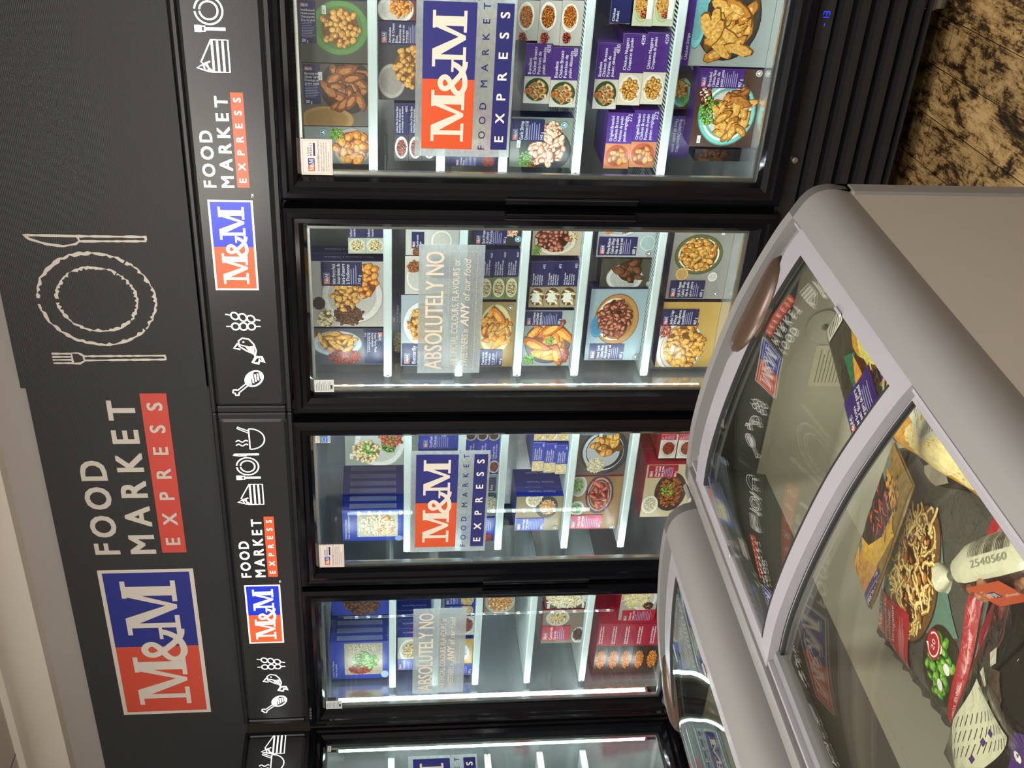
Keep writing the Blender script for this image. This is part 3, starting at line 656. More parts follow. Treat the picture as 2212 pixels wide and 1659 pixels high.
        slab(a, top[k-1:n-k+1], ya-endw0, ya-endw0-.004, 'dark', .005, dz+.0005); sub(fr, a, 'glass_seal'); a = MB(); slab(a, top[k-1:n-k+1], yb+endw1+.004, yb+endw1, 'dark', .005, dz+.0005); sub(fr, a, 'glass_seal')
        if handle:
            a = MB(); i0, i1 = int((hc-hw*.9)*n), int((hc+hw*.9)*n); rings = []
            for i in range(i0, i1+1):
                u = (i-i0)/(i1-i0)*2-1; r = math.sqrt(max(0, 1-abs(u)**2.6)); x, z = top[i]; p, q = top[max(i-1, 0)], top[min(i+1, n-1)]; tx, tz = q[0]-p[0], q[1]-p[1]; d = math.hypot(tx, tz); nx, nz = tz/d, -tx/d
                if nz < 0: nx, nz = -nx, -nz
                yc = ya - .034*math.cos(PI/2*min(1, abs(i/n-hc)/hw))**.8 + .012
                rings.append([(x+nx*(-.003+.016*r*math.sin(t_)), yc+.032*r*math.cos(t_), z+dz+nz*(-.003+.016*r*math.sin(t_))) for t_ in [2*PI*j/14 for j in range(14)]])
            a.loft(rings, 'bronze', cap=True); weld_smooth(sub(fr, a, 'grip'), 60)
        a = MB(); i = n//3
        for i, zz in ((2, 0), (n-3, 0)):
            a = MB(); x, z = top[i]; a.box(x-.003, (ya+yb)/2-.012, z+dz, x+.003, (ya+yb)/2+.012, z+dz+.003, 'lav', bev=.003); sub(fr, a, 'stop_block')
        return fr
    lid('upper_lid', Y0-.055, -1.762 if mode == 0 else -1.86, -.004, .046, .030, True)
    lid('lower_lid', -1.742 if mode == 0 else -1.84, YN+.05, -.020, .022, .03, False)
    if mode == 0:
        a = MB(); cx, cz = .372, .778; y = Y0-t-.0045
        for r, w in ((.030, .0035), (.006, .006)): a.loft([[(cx+rr_*math.cos(t_), yy, cz+rr_*math.sin(t_)) for t_ in [2*PI*i/28 for i in range(28)]] for rr_, yy in ((r, y), (r, y-w), (r-.003, y-w-.001), (.001, y-w-.001))], 'liner' if r > .01 else 'metal')
        sub(ln, a, 'drain_cap')
        a = MB(); ar = Art(); ar.rect(.255, .722, .335, .782, C('#cfc6b4'), 1)
        for i in range(8): ar.rect(.262, .727+i*.0062, .262+.055+.01*(i % 2), .7288+i*.0062, C('#908878'), 2)
        ar.put(a, lambda p, q, l: (p, y-l, q), 'vinyl'); sub(ln, a, 'rating_label')
        for (x, z, s_) in ((.5735, .8595, 1),): pass
        a = MB(); a.box(.037, -1.345, .955, .047, -1.300, .963, 'grey', bev=.003); sub(R0, a, 'hinge_tab')
    return R0
chest('grey chest freezer nearest the camera, meal kits under its curved glass lids', 0)
chest('grey chest freezer standing behind the front one, its high rim touching it', 1)
#CUT3
# ------------------------------------------------------------------ printed food
PAL = {'gold': ('#c98a3c', '#d9a04e', '#b87830', '#e0b060'), 'brown': ('#8a4f26', '#a5632f', '#743f1e', '#b87840'), 'dark': ('#4a2c1c', '#5e3a24', '#3a2216', '#75482c'),
       'pale': ('#d8c08c', '#e6d4a4', '#c8a868', '#f0e2bc'), 'red': ('#983422', '#b04a30', '#7a2818', '#cc7050'), 'glaze': ('#6a2c1c', '#82402a', '#54201a', '#b87c62'), 'green': ('#4f8a2c', '#6aa43c', '#3a6c20', '#8cc04c'),
       'orange': ('#d87c24', '#e8983c', '#c0661c', '#f0b050'), 'shrimp': ('#e0a080', '#f0c8a8', '#c87048', '#f8dcc4'), 'white': ('#e8e0cc', '#f4eedc', '#d4c8ac', '#ffffff'),
       'rice': ('#e2d8b8', '#cdb98a', '#f0e8cc', '#b89a60'), 'pasta': ('#d4ac5c', '#e6c880', '#b88c40', '#8a5c30'), 'purple': ('#5a2c5e', '#7a3c6c', '#3e1c44', '#90305c'), 'chick': ('#b8743c', '#d09858', '#e8c890', '#9a5828')}
KIND = {'nug': ('gold', .24, 1.35, 26), 'ball': ('brown', .22, 1.0, 24), 'wing': ('brown', .20, 1.9, 40), 'rib': ('glaze', .22, 2.0, 30), 'strip': ('gold', .30, 2.6, 14), 'roll': ('gold', .34, 3.0, 8),
        'shrimp': ('shrimp', .22, 1.7, 26), 'pop': ('orange', .12, 1.0, 70), 'leafy': ('green', .24, 1.5, 22), 'rice': ('rice', .07, 1.8, 150), 'pasta': ('pasta', .22, 2.6, 60), 'mix': ('chick', .13, 1.6, 80),
        'steak': ('chick', .42, 1.5, 5), 'casser': ('pasta', .10, 1.3, 120), 'darkbeef': ('dark', .5, 1.5, 5), 'skew': ('glaze', .26, 1.5, 22), 'tri': ('gold', .34, 1.4, 12), 'cab': ('purple', .2, 3, 30), 'meat': ('dark', .18, 1.7, 40), 'pep': ('red', .28, 1.2, 10),
        'onion': ('white', .3, 2.2, 8), 'noodle': ('pasta', .30, 3.2, 70), 'potato': ('green', .16, 1.5, 36)}
def food(a, kind, cx, cy, rx, ry, rng, pal=None, lay=4, ang=None, k=1.0, n=None):
    p0, sz, asp, n0 = KIND[kind]; p = PAL[pal or p0]; s0 = sz*min(rx, ry)*k*1.28; n = n or int(n0*1.7)
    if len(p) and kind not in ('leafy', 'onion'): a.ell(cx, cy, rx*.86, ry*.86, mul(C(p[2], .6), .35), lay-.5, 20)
    for i in range(n):
        r = math.sqrt((i+.5)/n)*.90; t = i*2.39996 + rng.uniform(-.3, .3); x = cx+rx*r*math.cos(t); y = cy+ry*r*math.sin(t)
        if a.clip and not (a.clip[0] < x < a.clip[2] and a.clip[1] < y < a.clip[3]): continue
        th = rng.uniform(0, PI) if ang is None else ang+rng.uniform(-.35, .35); s = s0*rng.uniform(.75, 1.2); c = C(rng.choice(p[:3]), .55); L = lay + (i % 7)*.9
        if kind in ('noodle', 'pasta'):
            pts = []; u = th; px_, py_ = x, y
            for q in range(6): pts.append((px_, py_)); u += rng.uniform(-.9, .9); px_ += s*.55*math.cos(u); py_ += s*.55*math.sin(u)
            a.stroke(pts, s*.52, mul(C(p[3], .5), .6), L); a.stroke(pts, s*.40, c, L+.3); a.stroke(pts, s*.12, C('#f4e2b0', .3), L+.6); continue
        m_ = 9; jit = [rng.uniform(.82, 1.12) for _ in range(m_)]
        def bl(ox, oy, q, col, l_):
            a.poly([(x+ox+q*(s*asp*.5*jit[j]*math.cos(2*PI*j/m_)*math.cos(th) - s*.5*jit[j]*math.sin(2*PI*j/m_)*math.sin(th)), y+oy+q*(s*asp*.5*jit[j]*math.cos(2*PI*j/m_)*math.sin(th) + s*.5*jit[j]*math.sin(2*PI*j/m_)*math.cos(th))) for j in range(m_)], col, l_)
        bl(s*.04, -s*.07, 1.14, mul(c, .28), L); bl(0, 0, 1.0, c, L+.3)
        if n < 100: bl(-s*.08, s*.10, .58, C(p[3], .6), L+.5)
        if kind in ('steak',):
            for q in (-.22, 0, .22): a.stroke([(x+s*q-s*.35*math.sin(th), y-s*.3*math.cos(th)), (x+s*q+s*.25*math.sin(th), y+s*.3*math.cos(th))], s*.05, C('#5a3418', .3), L+.7)
def labelblock(a, x0, z0, x1, z1, col, lines, wt='', rot=0, lay=12, mark=True):
    W_, H_ = (x1-x0, z1-z0) if rot in (0, 180) else (z1-z0, x1-x0)
    old = a.xf
    a.xf = {0: lambda u, v: (x0+u, z0+v), 180: lambda u, v: (x1-u, z1-v), 90: lambda u, v: (x0+v, z1-u), -90: lambda u, v: (x1-v, z0+u)}[rot]
    a.rect(0, 0, W_, H_, col, lay); mg = W_*.08; y = H_*.97
    if mark:
        w = min(W_*.46, H_*.5); h = w*.44; y -= h + H_*.03; logo(a, mg, y, w, h, True, lay+1, (C('#d84c30'), C('#22307c'), C('#e8e6e0')))
    n = max(len(lines), 1); th = min((H_*.50)/(n*1.45), W_*.15); y -= H_*.03
    for t in lines: y -= th*1.35; a.text(t, mg, y, th, C('#e6e6ea'), lay+1, maxw=W_-2*mg, bold=.012)
    y -= th*.6; e = th*.5; rng = random.Random(len(lines)*7+int(W_*1e4))
    while y > H_*.14 and e > .0004: a.rect(mg, y, mg+(W_-2*mg)*rng.uniform(.7, .97), y+e*.5, C('#9a9cc0'), lay+1); y -= e*1.35
    if wt: a.text(wt, mg, H_*.03, H_*.075, C('#e6e6ea'), lay+1, bold=.012, maxw=W_*.4)
    a.xf = old
BOXES = []
def zsnap(x0, x1, z0, z1, left=False):
    best = None; xc = (x0+x1)/2; SHELF = SHELVES['d1' if xc > 0 else 'd2' if xc > -.69 else 'd3' if xc > -1.3765 else 'd4']
    for s in SHELF + (FLOORZ-.0255,):
        t = s + .0100
        if abs(z0-t) < .034 and (best is None or abs(z0-t) < abs(z0-best)): best = t
    for (a0, a1, tz) in BOXES:
        if a0 < (x0+x1)/2 < a1 and abs(z0-tz) < .018: best = tz + .0008; break
    dz = 0 if best is None else best - z0
    z0 += dz; z1 += dz*.5
    for s in SHELF:
        if z0 < s < z1 + .016: z1 = min(z1, s - .0145)
    return z0, z1
NAVYB = C('#1c2050'); BLUEB = C('#2a3a9c'); PURP = C('#4a2a78'); REDB = C('#9c1c30'); TEAL = C('#1c8c98')
def carton(px, label, bg='#8a8a88', lab=None, plates=(), foods=(), Y=.130, d=.05, edge=NAVYB, group=None, back=0, spine=None, name='food_box', tag=None, extra=None, cat='box', tilt=0, snap=True, x_fix=None, stamp=None):
    x0p, y0p, x1p, y1p = px; ym = (y0p+y1p)/2; xm = (x0p+x1p)/2
    X0 = P(xm, y1p, 1, Y)[0]; X1 = P(xm, y0p, 1, Y)[0]; Z1 = P(x0p, ym, 1, Y)[2]; Z0 = P(x1p, ym, 1, Y)[2]
    q = lambda x, y: (P(x, y, 1, Y)[0], P(x, y, 1, Y)[2])
    cx_ = 0 if X1 > -.69 else -1.3765; lo_, hi_ = (.045, .620) if (X0+X1)/2 > cx_ else (-.620, -.045)
    X0 = max(X0, cx_+lo_); X1 = min(X1, cx_+hi_)
    if snap:
        o0, o1 = Z0, Z1; Z0, Z1 = zsnap(X0, X1, Z0, Z1)
        mpz = lambda z: Z0 + (z-o0)*(Z1-Z0)/(o1-o0)
    else: mpz = lambda z: z
    Z1 = min(Z1, 1.697); BOXES.append((X0, X1, Z1)); g_ = .0006
    a = MB(); ex = [edge]*6; a.box(X0+g_, Y, Z0, X1-g_, Y+d-g_, Z1, cols=[edge, edge, C(bg) if isinstance(bg, str) else bg, edge, edge, edge])
    rng = random.Random(hash_(label)); ar = Art((X0+g_, Z0, X1-g_, Z1))
    def rad(cx, cy, rx, ry): c = q(cx, cy); return c[0], mpz(c[1]), abs(q(cx, cy-ry)[0]-c[0]), abs(q(cx-rx, cy)[1]-c[1])
    for pl in plates:
        cx, cz, rX, rZ = rad(*pl[1:5]); c = C(pl[0], .15)
        if pl[0].startswith('!'):
            pass
        ar.ell(cx, cz, rX, rZ, mul(c, .5), 1.2); ar.ell(cx, cz, rX*.96, rZ*.96, c, 1.5); ar.ell(cx, cz, rX*.78, rZ*.78, mul(c, .72), 1.8)
    for fd in foods:
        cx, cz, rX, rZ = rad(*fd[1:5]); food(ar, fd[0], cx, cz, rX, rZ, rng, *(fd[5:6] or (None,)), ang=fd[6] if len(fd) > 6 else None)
    if lab:
        (lx0, ly0, lx1, ly1), col, lines, wt, rot = lab
        u0, w0 = q((lx0+lx1)/2, ly1)[0], mpz(q(lx1, (ly0+ly1)/2)[1]); u1, w1 = q((lx0+lx1)/2, ly0)[0], mpz(q(lx0, (ly0+ly1)/2)[1])
        labelblock(ar, max(u0, X0), max(w0, Z0), min(u1, X1-g_), min(w1, Z1), col, lines, wt, rot)
    if tag:
        cx, cz = q(*tag); ar.rect(cx-.011, mpz(cz)-.005, cx+.011, mpz(cz)+.005, C('#e8e6e0'), 14); ar.text('11.99', cx-.008, mpz(cz)-.002, .004, C('#333333'), 15)
    if stamp:
        cx, cz = q(*stamp[:2]); cz = mpz(cz); c = C(stamp[2]); ar.ell(cx, cz, .010, .010, c, 14, 20); ar.ring(cx, cz, .0085, .0085, .001, WHITE, 15, 20); ar.poly([(cx-.005, cz-.003), (cx, cz+.006), (cx+.005, cz-.003)], WHITE, 15)
    if extra: extra(ar, X0, Z0, X1, Z1)
    ar.put(a, lambda p, r, l: (p, Y-l, r))
    org = ((X0+X1)/2, Y+d/2, Z0)
    # right-hand narrow face and top print
    sp = Art((Y+.0008, Z0, Y+d-.001, Z1)); h = Z1-Z0
    if spine == 'facts':
        sp.rect(Y+d*.2, Z0+h*.12, Y+d*.8, Z0+h*.88, C('#8a90b8'), 1)
        for i in range(7): sp.rect(Y+d*(.24+.08*i), Z0+h*.14, Y+d*(.27+.08*i), Z0+h*(.82+.04*(i % 2)), C('#5a62a0'), 2)
    elif spine:
        sp.xf = (lambda u, v: (Y+d-v, Z0+u)) if True else None
        sp.text(spine, h*.15, d*.40, min(d*.26, .009), C('#d8d8e0'), 2, maxw=h*.7)
    sp.put(a, lambda p, r, l: (X1-g_+l, p, r))
    o = a.build(name, org=org, label=label, category=cat)
    if group: o['group'] = group
    obs = [o]
    for i in range(back):
        c = o.copy(); COL.objects.link(c); c.location.y += (d+.0012)*(i+1); c.location.x += rng.uniform(-.001, .001); obs.append(c)
        c['label'] = ORD[i] + ' box behind the ' + ' '.join(label.split(',')[0].split()[:10])
        if group: c['group'] = group
    return obs
ORD = ('first', 'second', 'third', 'fourth', 'fifth')
def hash_(s): 
    h = 7
    for ch in s: h = (h*131 + ord(ch)) % 1000003
    return h
def endbox(px, label, col, lines, code, plate, kind, bg='#c8c2b8', frac=.46, group=None, d=.17, Y=.130, flip=False, pal=None, sticker=False, edge=None):
    """flat carton seen end-on: picture on the left, coloured panel with its name on the right"""
    x0, y0, x1, y1 = px
    def ex(ar, X0, Z0, X1, Z1):
        w = X1-X0; h = Z1-Z0; rng = random.Random(hash_(lines[0])+3); m_ = X0 + w*frac
        ar.ell(X0+w*frac*.52, Z0+h*.5, w*frac*.42, h*.46, C(plate, .2), 2); ar2c = ar.clip; ar.clip = (X0, Z0, m_, Z1)
        food(ar, kind, X0+w*frac*.5, Z0+h*.5, w*frac*.36, h*.40, rng, pal); ar.clip = ar2c
        ar.rect(m_, Z0, X1, Z1, col, 11); n = len(lines); th = min(h*.13, h*.62/n/1.3)
        for i, t in enumerate(lines): ar.text(t, m_+w*.04, Z0+h*.80-th*1.45*i-th*.3, th, C('#ececf2'), 12, maxw=w*(.90-frac), bold=.014)
        ar.text(code, X1-w*.15, Z0+h*.08, h*.15, C('#e8e8f0'), 12, bold=.01, maxw=w*.13)
        if sticker: ar.rect(X0+w*.12, Z0+h*.34, X0+w*.32, Z0+h*.80, C('#e4e2dc'), 13)
    return carton(px, label, bg, extra=ex, group=group, d=d, Y=Y, edge=edge or col)
K = carton; E = endbox
def L(r, lines, wt='', rot=0, col=NAVYB): return (r, col, lines, wt, rot)
# ---- right-hand freezer, right-hand door
K((622, 0, 799, 136), 'box of battered mushrooms in a green dish, topmost shelf at the far right', '#4c4a46', L((622, 0, 664, 92), ['Fried Battered', 'Mushrooms', 'Champignons', 'frits en pâte'], '300 g', 90), [('#5e8a4c', 725, 60, 64, 62)], [('ball', 726, 60, 48, 46, 'gold')], tag=(684, 20))
K((627, 137, 799, 272), 'box of battered cheese curds in a black skillet, beside the green dish box', '#5b564e', L((630, 138, 673, 224), ['Battered', 'Cheese Curds', 'Fromage en', 'grains pané'], '280 g', 90), [('#2c2824', 742, 188, 58, 60), ('#a8804a', 690, 258, 60, 30)], [('strip', 742, 186, 50, 50, 'brown')], tag=(673, 163))
K((636, 273, 800, 362), 'grey box with orange stuffed pastry photo behind the white notice', '#8a8d8a', None, [('#a8a49c', 755, 320, 40, 45)], [('tri', 755, 320, 38, 42, 'orange'), ('leafy', 715, 290, 16, 14)], stamp=(683, 285, '#2a7c88'))
K((808, 0, 898, 44), 'box with a white plate of golden bites above the frosted film', '#6a2c28', None, [('#e8e4da', 850, 20, 40, 34)], [('nug', 862, 14, 26, 24, 'orange')])
K((806, 46, 935, 217), 'navy box of brown macaroni balls on the second shelf at the far right', '#3a3c44', L((808, 46, 900, 96), ['Artichoke', 'Mac & Cheese', 'Bites', 'Bouchées de', 'macaroni au', 'fromage'], '', 0), [('#b0a8a0', 835, 175, 30, 38)], [('ball', 880, 145, 46, 50, 'gold')])
for i, x in enumerate((852, 882, 912)): pass
for i, x in enumerate((914, 883, 852)): E((x, 222, x+30, 348), 'flat navy box of lobster bites, %s of three in a pile' % ('lowest', 'middle', 'topmost')[i], NAVYB, ['Lobster Mac & Cheese Bites', 'Bouchées de macaroni', 'au fromage et de homard'], '4092', '#e6e0d4', 'ball', group='lobster bite boxes', pal='red', bg='#3c3c40')
K((962, 20, 1078, 120), 'yellow snack box behind the frosted film, third shelf at the far right', '#caa050', None, [('#e8d8a8', 1010, 60, 40, 38)], [('pop', 1010, 60, 36, 34)])
K((960, 122, 1078, 225), 'tan box of chicken pieces behind the frosted film, beside a red box', '#a08458', None, [('#e0d4b8', 1010, 170, 40, 38)], [('wing', 1010, 170, 36, 34)])
K((960, 226, 1078, 330), 'red box with cheese dish behind the frosted film', '#a83028', None, [('#d8c080', 1010, 285, 36, 36)], [('casser', 1010, 285, 32, 32)], edge=REDB)
K((965, 331, 1080, 366), 'narrow navy box at the left end of the third shelf, far right freezer', NAVYB, L((985, 333, 1040, 364), ['Cheese', 'Bites'], '', 0), (), [('mix', 1060, 348, 14, 14, 'red')])
for i, (x, y) in enumerate(((1212, 0), (1164, 0), (1116, 0))):
    K((x, y, x+47, (100, 98, 88)[i]), 'white box of popcorn chicken in an oval bowl, %s of three' % ('lowest', 'middle', 'topmost')[i], '#b8b4ac', None, [('#e8e4d8', x+20, 35 + 4*(i == 0), 19, 33)], [('pop', x+20, 36, 16, 28), ('pep', x+12, 82, 10, 14)], d=.18, group='popcorn chicken boxes')
for i, (x, dy) in enumerate(((1188, 8), (1132, 0))):
    E((x, 93+dy, x+55, 224+dy), 'purple box of grilled chicken breasts, %s on the fourth shelf' % ('lower', 'upper')[i], PURP, ['Boneless', 'Chicken Breasts', 'Poitrines de', 'poulet désossées'], '4030', '#304a24', 'steak', group='grilled chicken breast boxes', bg='#cfcac2', sticker=False)
K((1104, 253, 1238, 366), 'box of garlic shrimp on a dark plate with salad', '#7d8478', L((1104, 257, 1178, 305), ['Garlic Shrimp', "Crevettes à l'ail"], '340 g'), [('#3c4044', 1180, 325, 56, 50), ], [('shrimp', 1185, 318, 42, 40), ('leafy', 1137, 345, 16, 20), ('shrimp', 1195, 280, 24, 18), ('pep', 1150, 352, 12, 14)], tag=(1122, 310), stamp=(1222, 270, '#2f8fa8'))
E((1322, -60, 1366, 52), 'plain navy flat box on top of the two chicken salad boxes', NAVYB, ['Chicken', 'Poulet'], '279', '#c8c0b0', 'wing', frac=.02)
for i, x in enumerate((1412, 1368)): K((x, -40, x+43, 57), 'small box of breaded chicken on salad, %s of two under a navy box' % ('lower', 'upper')[i], '#c0c4a8', None, [('#b8c490', x+18, 20, 17, 28)], [('wing', x+16, 10, 14, 22, 'gold'), ('pep', x+22, 30, 10, 12)], d=.18, group='chicken salad boxes', extra=lambda ar, X0, Z0, X1, Z1: ar.rect(X0+.02, Z0+.004, X1, Z0+.018, C('#e4e2dc'), 13))
for i, (x, y) in enumerate(((1394, 70), (1341, 72))): E((x, y, x+52, y+156), 'purple box of pale chicken nuggets, %s of the pair' % ('lower', 'upper')[i], PURP, ['Chicken Nuggets', 'Croquettes de poulet'], '4259', '#e8e2d6', 'nug', group='chicken nugget boxes', bg='#d8d0bc', pal='orange' if 0 else 'gold')
E((1287, 92, 1340, 236), 'purple box of grilled chicken breasts on top of the nugget boxes', PURP, ['Boneless', 'Chicken Breasts', 'Poitrines de', 'poulet désossées'], '4030', '#304a24', 'steak', bg='#cfcac2')
for i, (x, y) in enumerate(((1364, 238), (1308, 243))): E((x, y, x+54, y+124), 'purple box of breaded chicken burgers, %s of two on the fifth shelf' % ('lower', 'upper')[i], C('#4c2a88'), ['Original Breaded', 'Chicken Breasts', 'Poitrines de poulet', 'panées originales'], '272', '#b04828', 'steak', group='breaded chicken burger boxes', bg='#c88050', pal='orange')
K((1468, -30, 1648, 144), 'big box of chicken strips on a pale blue cloth, freezer bottom at the far right', '#98a09c', ((1466, -30, 1486, 143), PURP, ['Chicken Strips'], '', 0), [('#3e3834', 1560, 40, 70, 95), ('#7cc0c4', 1500, 20, 22, 90)], [('strip', 1560, 60, 58, 66)], d=.07, stamp=(1642, 132, '#5a5a58'), edge=PURP)
K((1495, 147, 1626, 318), 'box of breaded chicken fillets with salad in a turquoise bowl', '#4a3228', L((1506, 147, 1598, 190), ['Breaded', 'Chicken Fillets', 'Filets de', 'poulet panés'], '907 g', 0, PURP), [('#7ccabc', 1562, 245, 62, 72), ('#efe8e0', 1562, 245, 55, 64)], [('leafy', 1525, 240, 22, 34), ('pep', 1520, 212, 14, 26), ('onion', 1516, 200, 10, 20), ('strip', 1572, 250, 42, 52, 'gold'), ('strip', 1590, 215, 24, 26, 'brown')], d=.07, edge=PURP, stamp=(1630, 158, '#8a8a86'), tag=(1503, 300))
K((1452, 158, 1496, 236), 'small box of fillets in a blue bowl lying behind the turquoise bowl box', '#4a362a', None, [('#7cc8b8', 1473, 200, 20, 32)], [('strip', 1470, 190, 16, 18), ('leafy', 1478, 215, 10, 14)], Y=.215, d=.16, edge=PURP, snap=False)
K((1436, 250, 1492, 340), 'purple box turned upside down behind the fillet box', PURP, ((1445, 250, 1485, 335), PURP, ['Breaded Chicken Fillets', 'Filets de poulet panés'], '', 180), Y=.21, d=.16, edge=PURP, snap=False)
K((1500, 322, 1600, 368), 'dark box of shredded beef in the left corner of the freezer bottom', '#26221e', None, [('#3a2c20', 1540, 345, 36, 40)], [('meat', 1540, 345, 34, 36)], Y=.20, d=.10)
# ---- right-hand freezer, left-hand door
K((667, 564, 832, 706), 'white box of samosas and pakoras on an oval plate, top shelf', '#b4b0a8', L((690, 565, 782, 617), ['Indian Party Pack', 'Assortiment de', "hors-d'oeuvre", "à l'indienne"], '740 g'), [('#d8d4cc', 760, 640, 68, 62), ('#3c3430', 685, 655, 14, 14)], [('tri', 790, 605, 30, 42, 'orange'), ('tri', 745, 640, 30, 36), ('meat', 752, 680, 34, 24), ('tri', 700, 690, 18, 22, 'pale')], d=.05, back=1, spine="Hors-d'oeuvre à l'indienne")
K((678, 709, 834, 788), 'box of spring rolls in a blue bowl, printed upside down, top shelf', '#4e5258', L((790, 712, 832, 784), ['Asian Party Pack', 'Assortiment', "de hors-d'oeuvre"], '932 g', 180), [('#b8c0c8', 730, 742, 55, 28)], [('roll', 730, 738, 44, 22), ('mix', 748, 770, 40, 18, 'red')], d=.06)
for i, x in enumerate((788, 751)): E((x, 484, x+37, 548), 'flat box of pub party dumplings, %s of two on the top shelf' % ('lower', 'upper')[i], NAVYB, ['Pub Party Pack', 'Assortiment'], '', '#dce0d0', 'nug', frac=.55, group='pub party boxes', bg='#b8c0b0', pal='pale')
K((868, 490, 975, 552), 'white box of stuffed mushrooms partly behind the cream words film', '#c4c4be', L((880, 500, 905, 536), ['Mushroom', 'Caps'], ''), [('#e6e2d8', 940, 520, 24, 24)], [('ball', 890, 545, 10, 10, 'brown')])
K((873, 553, 985, 636), 'pale box of golden pastries behind the cream words film', '#cfcbc2', L((930, 556, 975, 600), ['Pastries'], ''), [('#e8e4dc', 900, 600, 26, 30)], [('nug', 893, 576, 16, 14, 'brown')])
K((870, 637, 992, 790), 'box with a plate of coconut shrimp behind the cream words film', '#a8b4bc', L((872, 742, 960, 788), ['Butterfly', 'Shrimp', 'Crevettes'], ''), [('#dfe2e2', 925, 700, 50, 52)], [('shrimp', 925, 700, 40, 44, 'gold'), ('leafy', 950, 720, 14, 14)])
K((846, 622, 873, 775), 'dark flat box of bacon appetizers standing behind, second shelf', '#222838', L((847, 640, 872, 700), ['Bacon Wrapped', 'Bouchées'], ''), (), [('mix', 860, 740, 11, 26, 'pale')], Y=.22, d=.10, snap=False)
K((1018, 489, 1120, 530), 'dark box of bacon wrapped scallops at the right of the third shelf', '#2a2c30', L((1022, 492, 1090, 528), ['Bacon Wrapped', 'Scallops', 'Pétoncles'], '342 g'), (), [('shrimp', 1100, 500, 14, 12)], stamp=(1113, 516, '#2f8fa8'), Y=.125)
for i, x in enumerate((1097, 1067, 1037)): E((x, 538+i, x+30, 647), 'flat navy box of stuffed mushroom caps, %s of three' % ('lowest', 'middle', 'topmost')[i], NAVYB, ['Cheese Stuffed', 'Mushroom Caps', 'Champignons', 'farcis de fromage'], '4543', '#d8ccb0', 'ball', group='stuffed mushroom boxes', bg='#6a7a50', pal='pale')
K((1030, 652, 1122, 792), 'box of pizza rolls piled on a yellow board, third shelf', '#9a7c48', L((1030, 754, 1094, 790), ['Pepperoni', 'Pizza Rolls', 'Rouleaux', 'à la pizza'], '420 g'), [('#d8cc98', 1078, 712, 36, 56)], [('roll', 1075, 705, 32, 42, 'orange'), ('roll', 1085, 720, 24, 30)], stamp=(1113, 664, '#5a5a58'))
K((1150, 489, 1256, 552), 'box of glazed meat skewers at the right of the fourth shelf', '#b8a890', None, [('#d0c8b8', 1200, 520, 46, 32)], [('skew', 1195, 515, 40, 30), ('leafy', 1160, 540, 10, 14), ('ball', 1240, 512, 10, 10, 'pale')])
for i, x in enumerate((1212, 1178, 1145)): E((x, 563+i, x+33, 664), 'flat navy box of mini vegetable spring rolls, %s of three' % ('lowest', 'middle', 'topmost')[i], NAVYB, ['Mini Vegetable', 'Spring Rolls', 'Mini-rouleaux', 'de printemps', 'aux légumes'], '492', '#4e3a2c', 'roll', group='mini spring roll boxes', bg='#a09070', pal='pale', sticker=True)
K((1136, 670, 1244, 790), 'box of orange stuffed jalapenos with green slices', '#9aa4a0', L((1138, 672, 1222, 703), ['Cream Cheese', 'and Cheddar', 'Jalapeños farcis'], '200 g'), [('#50545a', 1190, 740, 50, 46)], [('roll', 1190, 735, 44, 44, 'orange'), ('leafy', 1195, 735, 12, 10), ('leafy', 1148, 775, 12, 12), ('mix', 1225, 765, 14, 22, 'red')])
K((1292, 489, 1418, 556), 'pale box of honey barbecue wings on a wire rack', '#a8b0b4', L((1294, 511, 1378, 551), ['Honey Barbecue', 'Chicken Wings', 'Ailes de poulet', 'barbecue et miel'], '680 g'), [('#c8d0d4', 1340, 490, 40, 22), ('#b4ccc8', 1402, 525, 18, 18)], [('rib', 1352, 490, 20, 14), ('wing', 1318, 500, 10, 6, 'orange')], d=.055, back=0, stamp=(1404, 547, '#5a5a58'))
K((1288, 558, 1385, 620), 'dark box of roast beef on white paper, lying between two wing boxes', '#3c4038', None, [('#c8ccc8', 1335, 600, 40, 30)], [('darkbeef', 1345, 585, 30, 26, 'dark')], Y=.14, d=.06, stamp=(1383, 612, '#5a5a58'))
K((1272, 624, 1394, 778), 'box of honey garlic chicken wings on a wooden board, fifth shelf', '#8fa4ac', L((1274, 742, 1350, 776), ['Honey Garlic', 'Chicken Wings', 'Ailes de poulet', "miel et ail"], '680 g'), [('#a87c44', 1335, 690, 48, 56), ('#e4dcd0', 1330, 690, 40, 48), ('#3c88b0', 1292, 705, 14, 24)], [('wing', 1330, 690, 38, 44, 'glaze')], d=.05, spine='Honey Garlic Chicken Wings', stamp=(1376, 770, '#5a5a58'))
K((1454, 492, 1586, 646), 'grey box of salt and pepper wings in a checked paper basket', '#8e8c86', L((1452, 605, 1530, 643), ['Salt & Pepper', 'Chicken Wings', 'Ailes de poulet', 'sel et poivre'], '680 g'), [('#5a6440', 1518, 550, 52, 44), ('#e8e2cc', 1518, 550, 46, 38), ('#d8b070', 1480, 592, 14, 14), ('#e8e0d8', 1549, 598, 10, 10)], [('wing', 1518, 550, 42, 36, 'gold')], d=.055, spine='Salt & Pepper Chicken Wings', stamp=(1555, 634, '#5a5a58'), tag=(1574, 500))
K((1432, 652, 1562, 806), 'box of jumbo crispy wings on a wicker mat, lowest and leftmost', '#b89450', L((1437, 667, 1522, 703), ['Jumbo Crispy', 'Wings', 'Ailes géantes', 'croustillantes'], '907 g'), [('#e8e2d8', 1440, 718, 16, 20), ('#dcdcdc', 1478, 752, 50, 62), ('#c07c34', 1480, 752, 44, 54)], [('wing', 1488, 748, 44, 52, 'gold'), ('onion', 1445, 715, 14, 16, 'red')], d=.055, spine='Jumbo Crispy Wings', tag=(1463, 752))
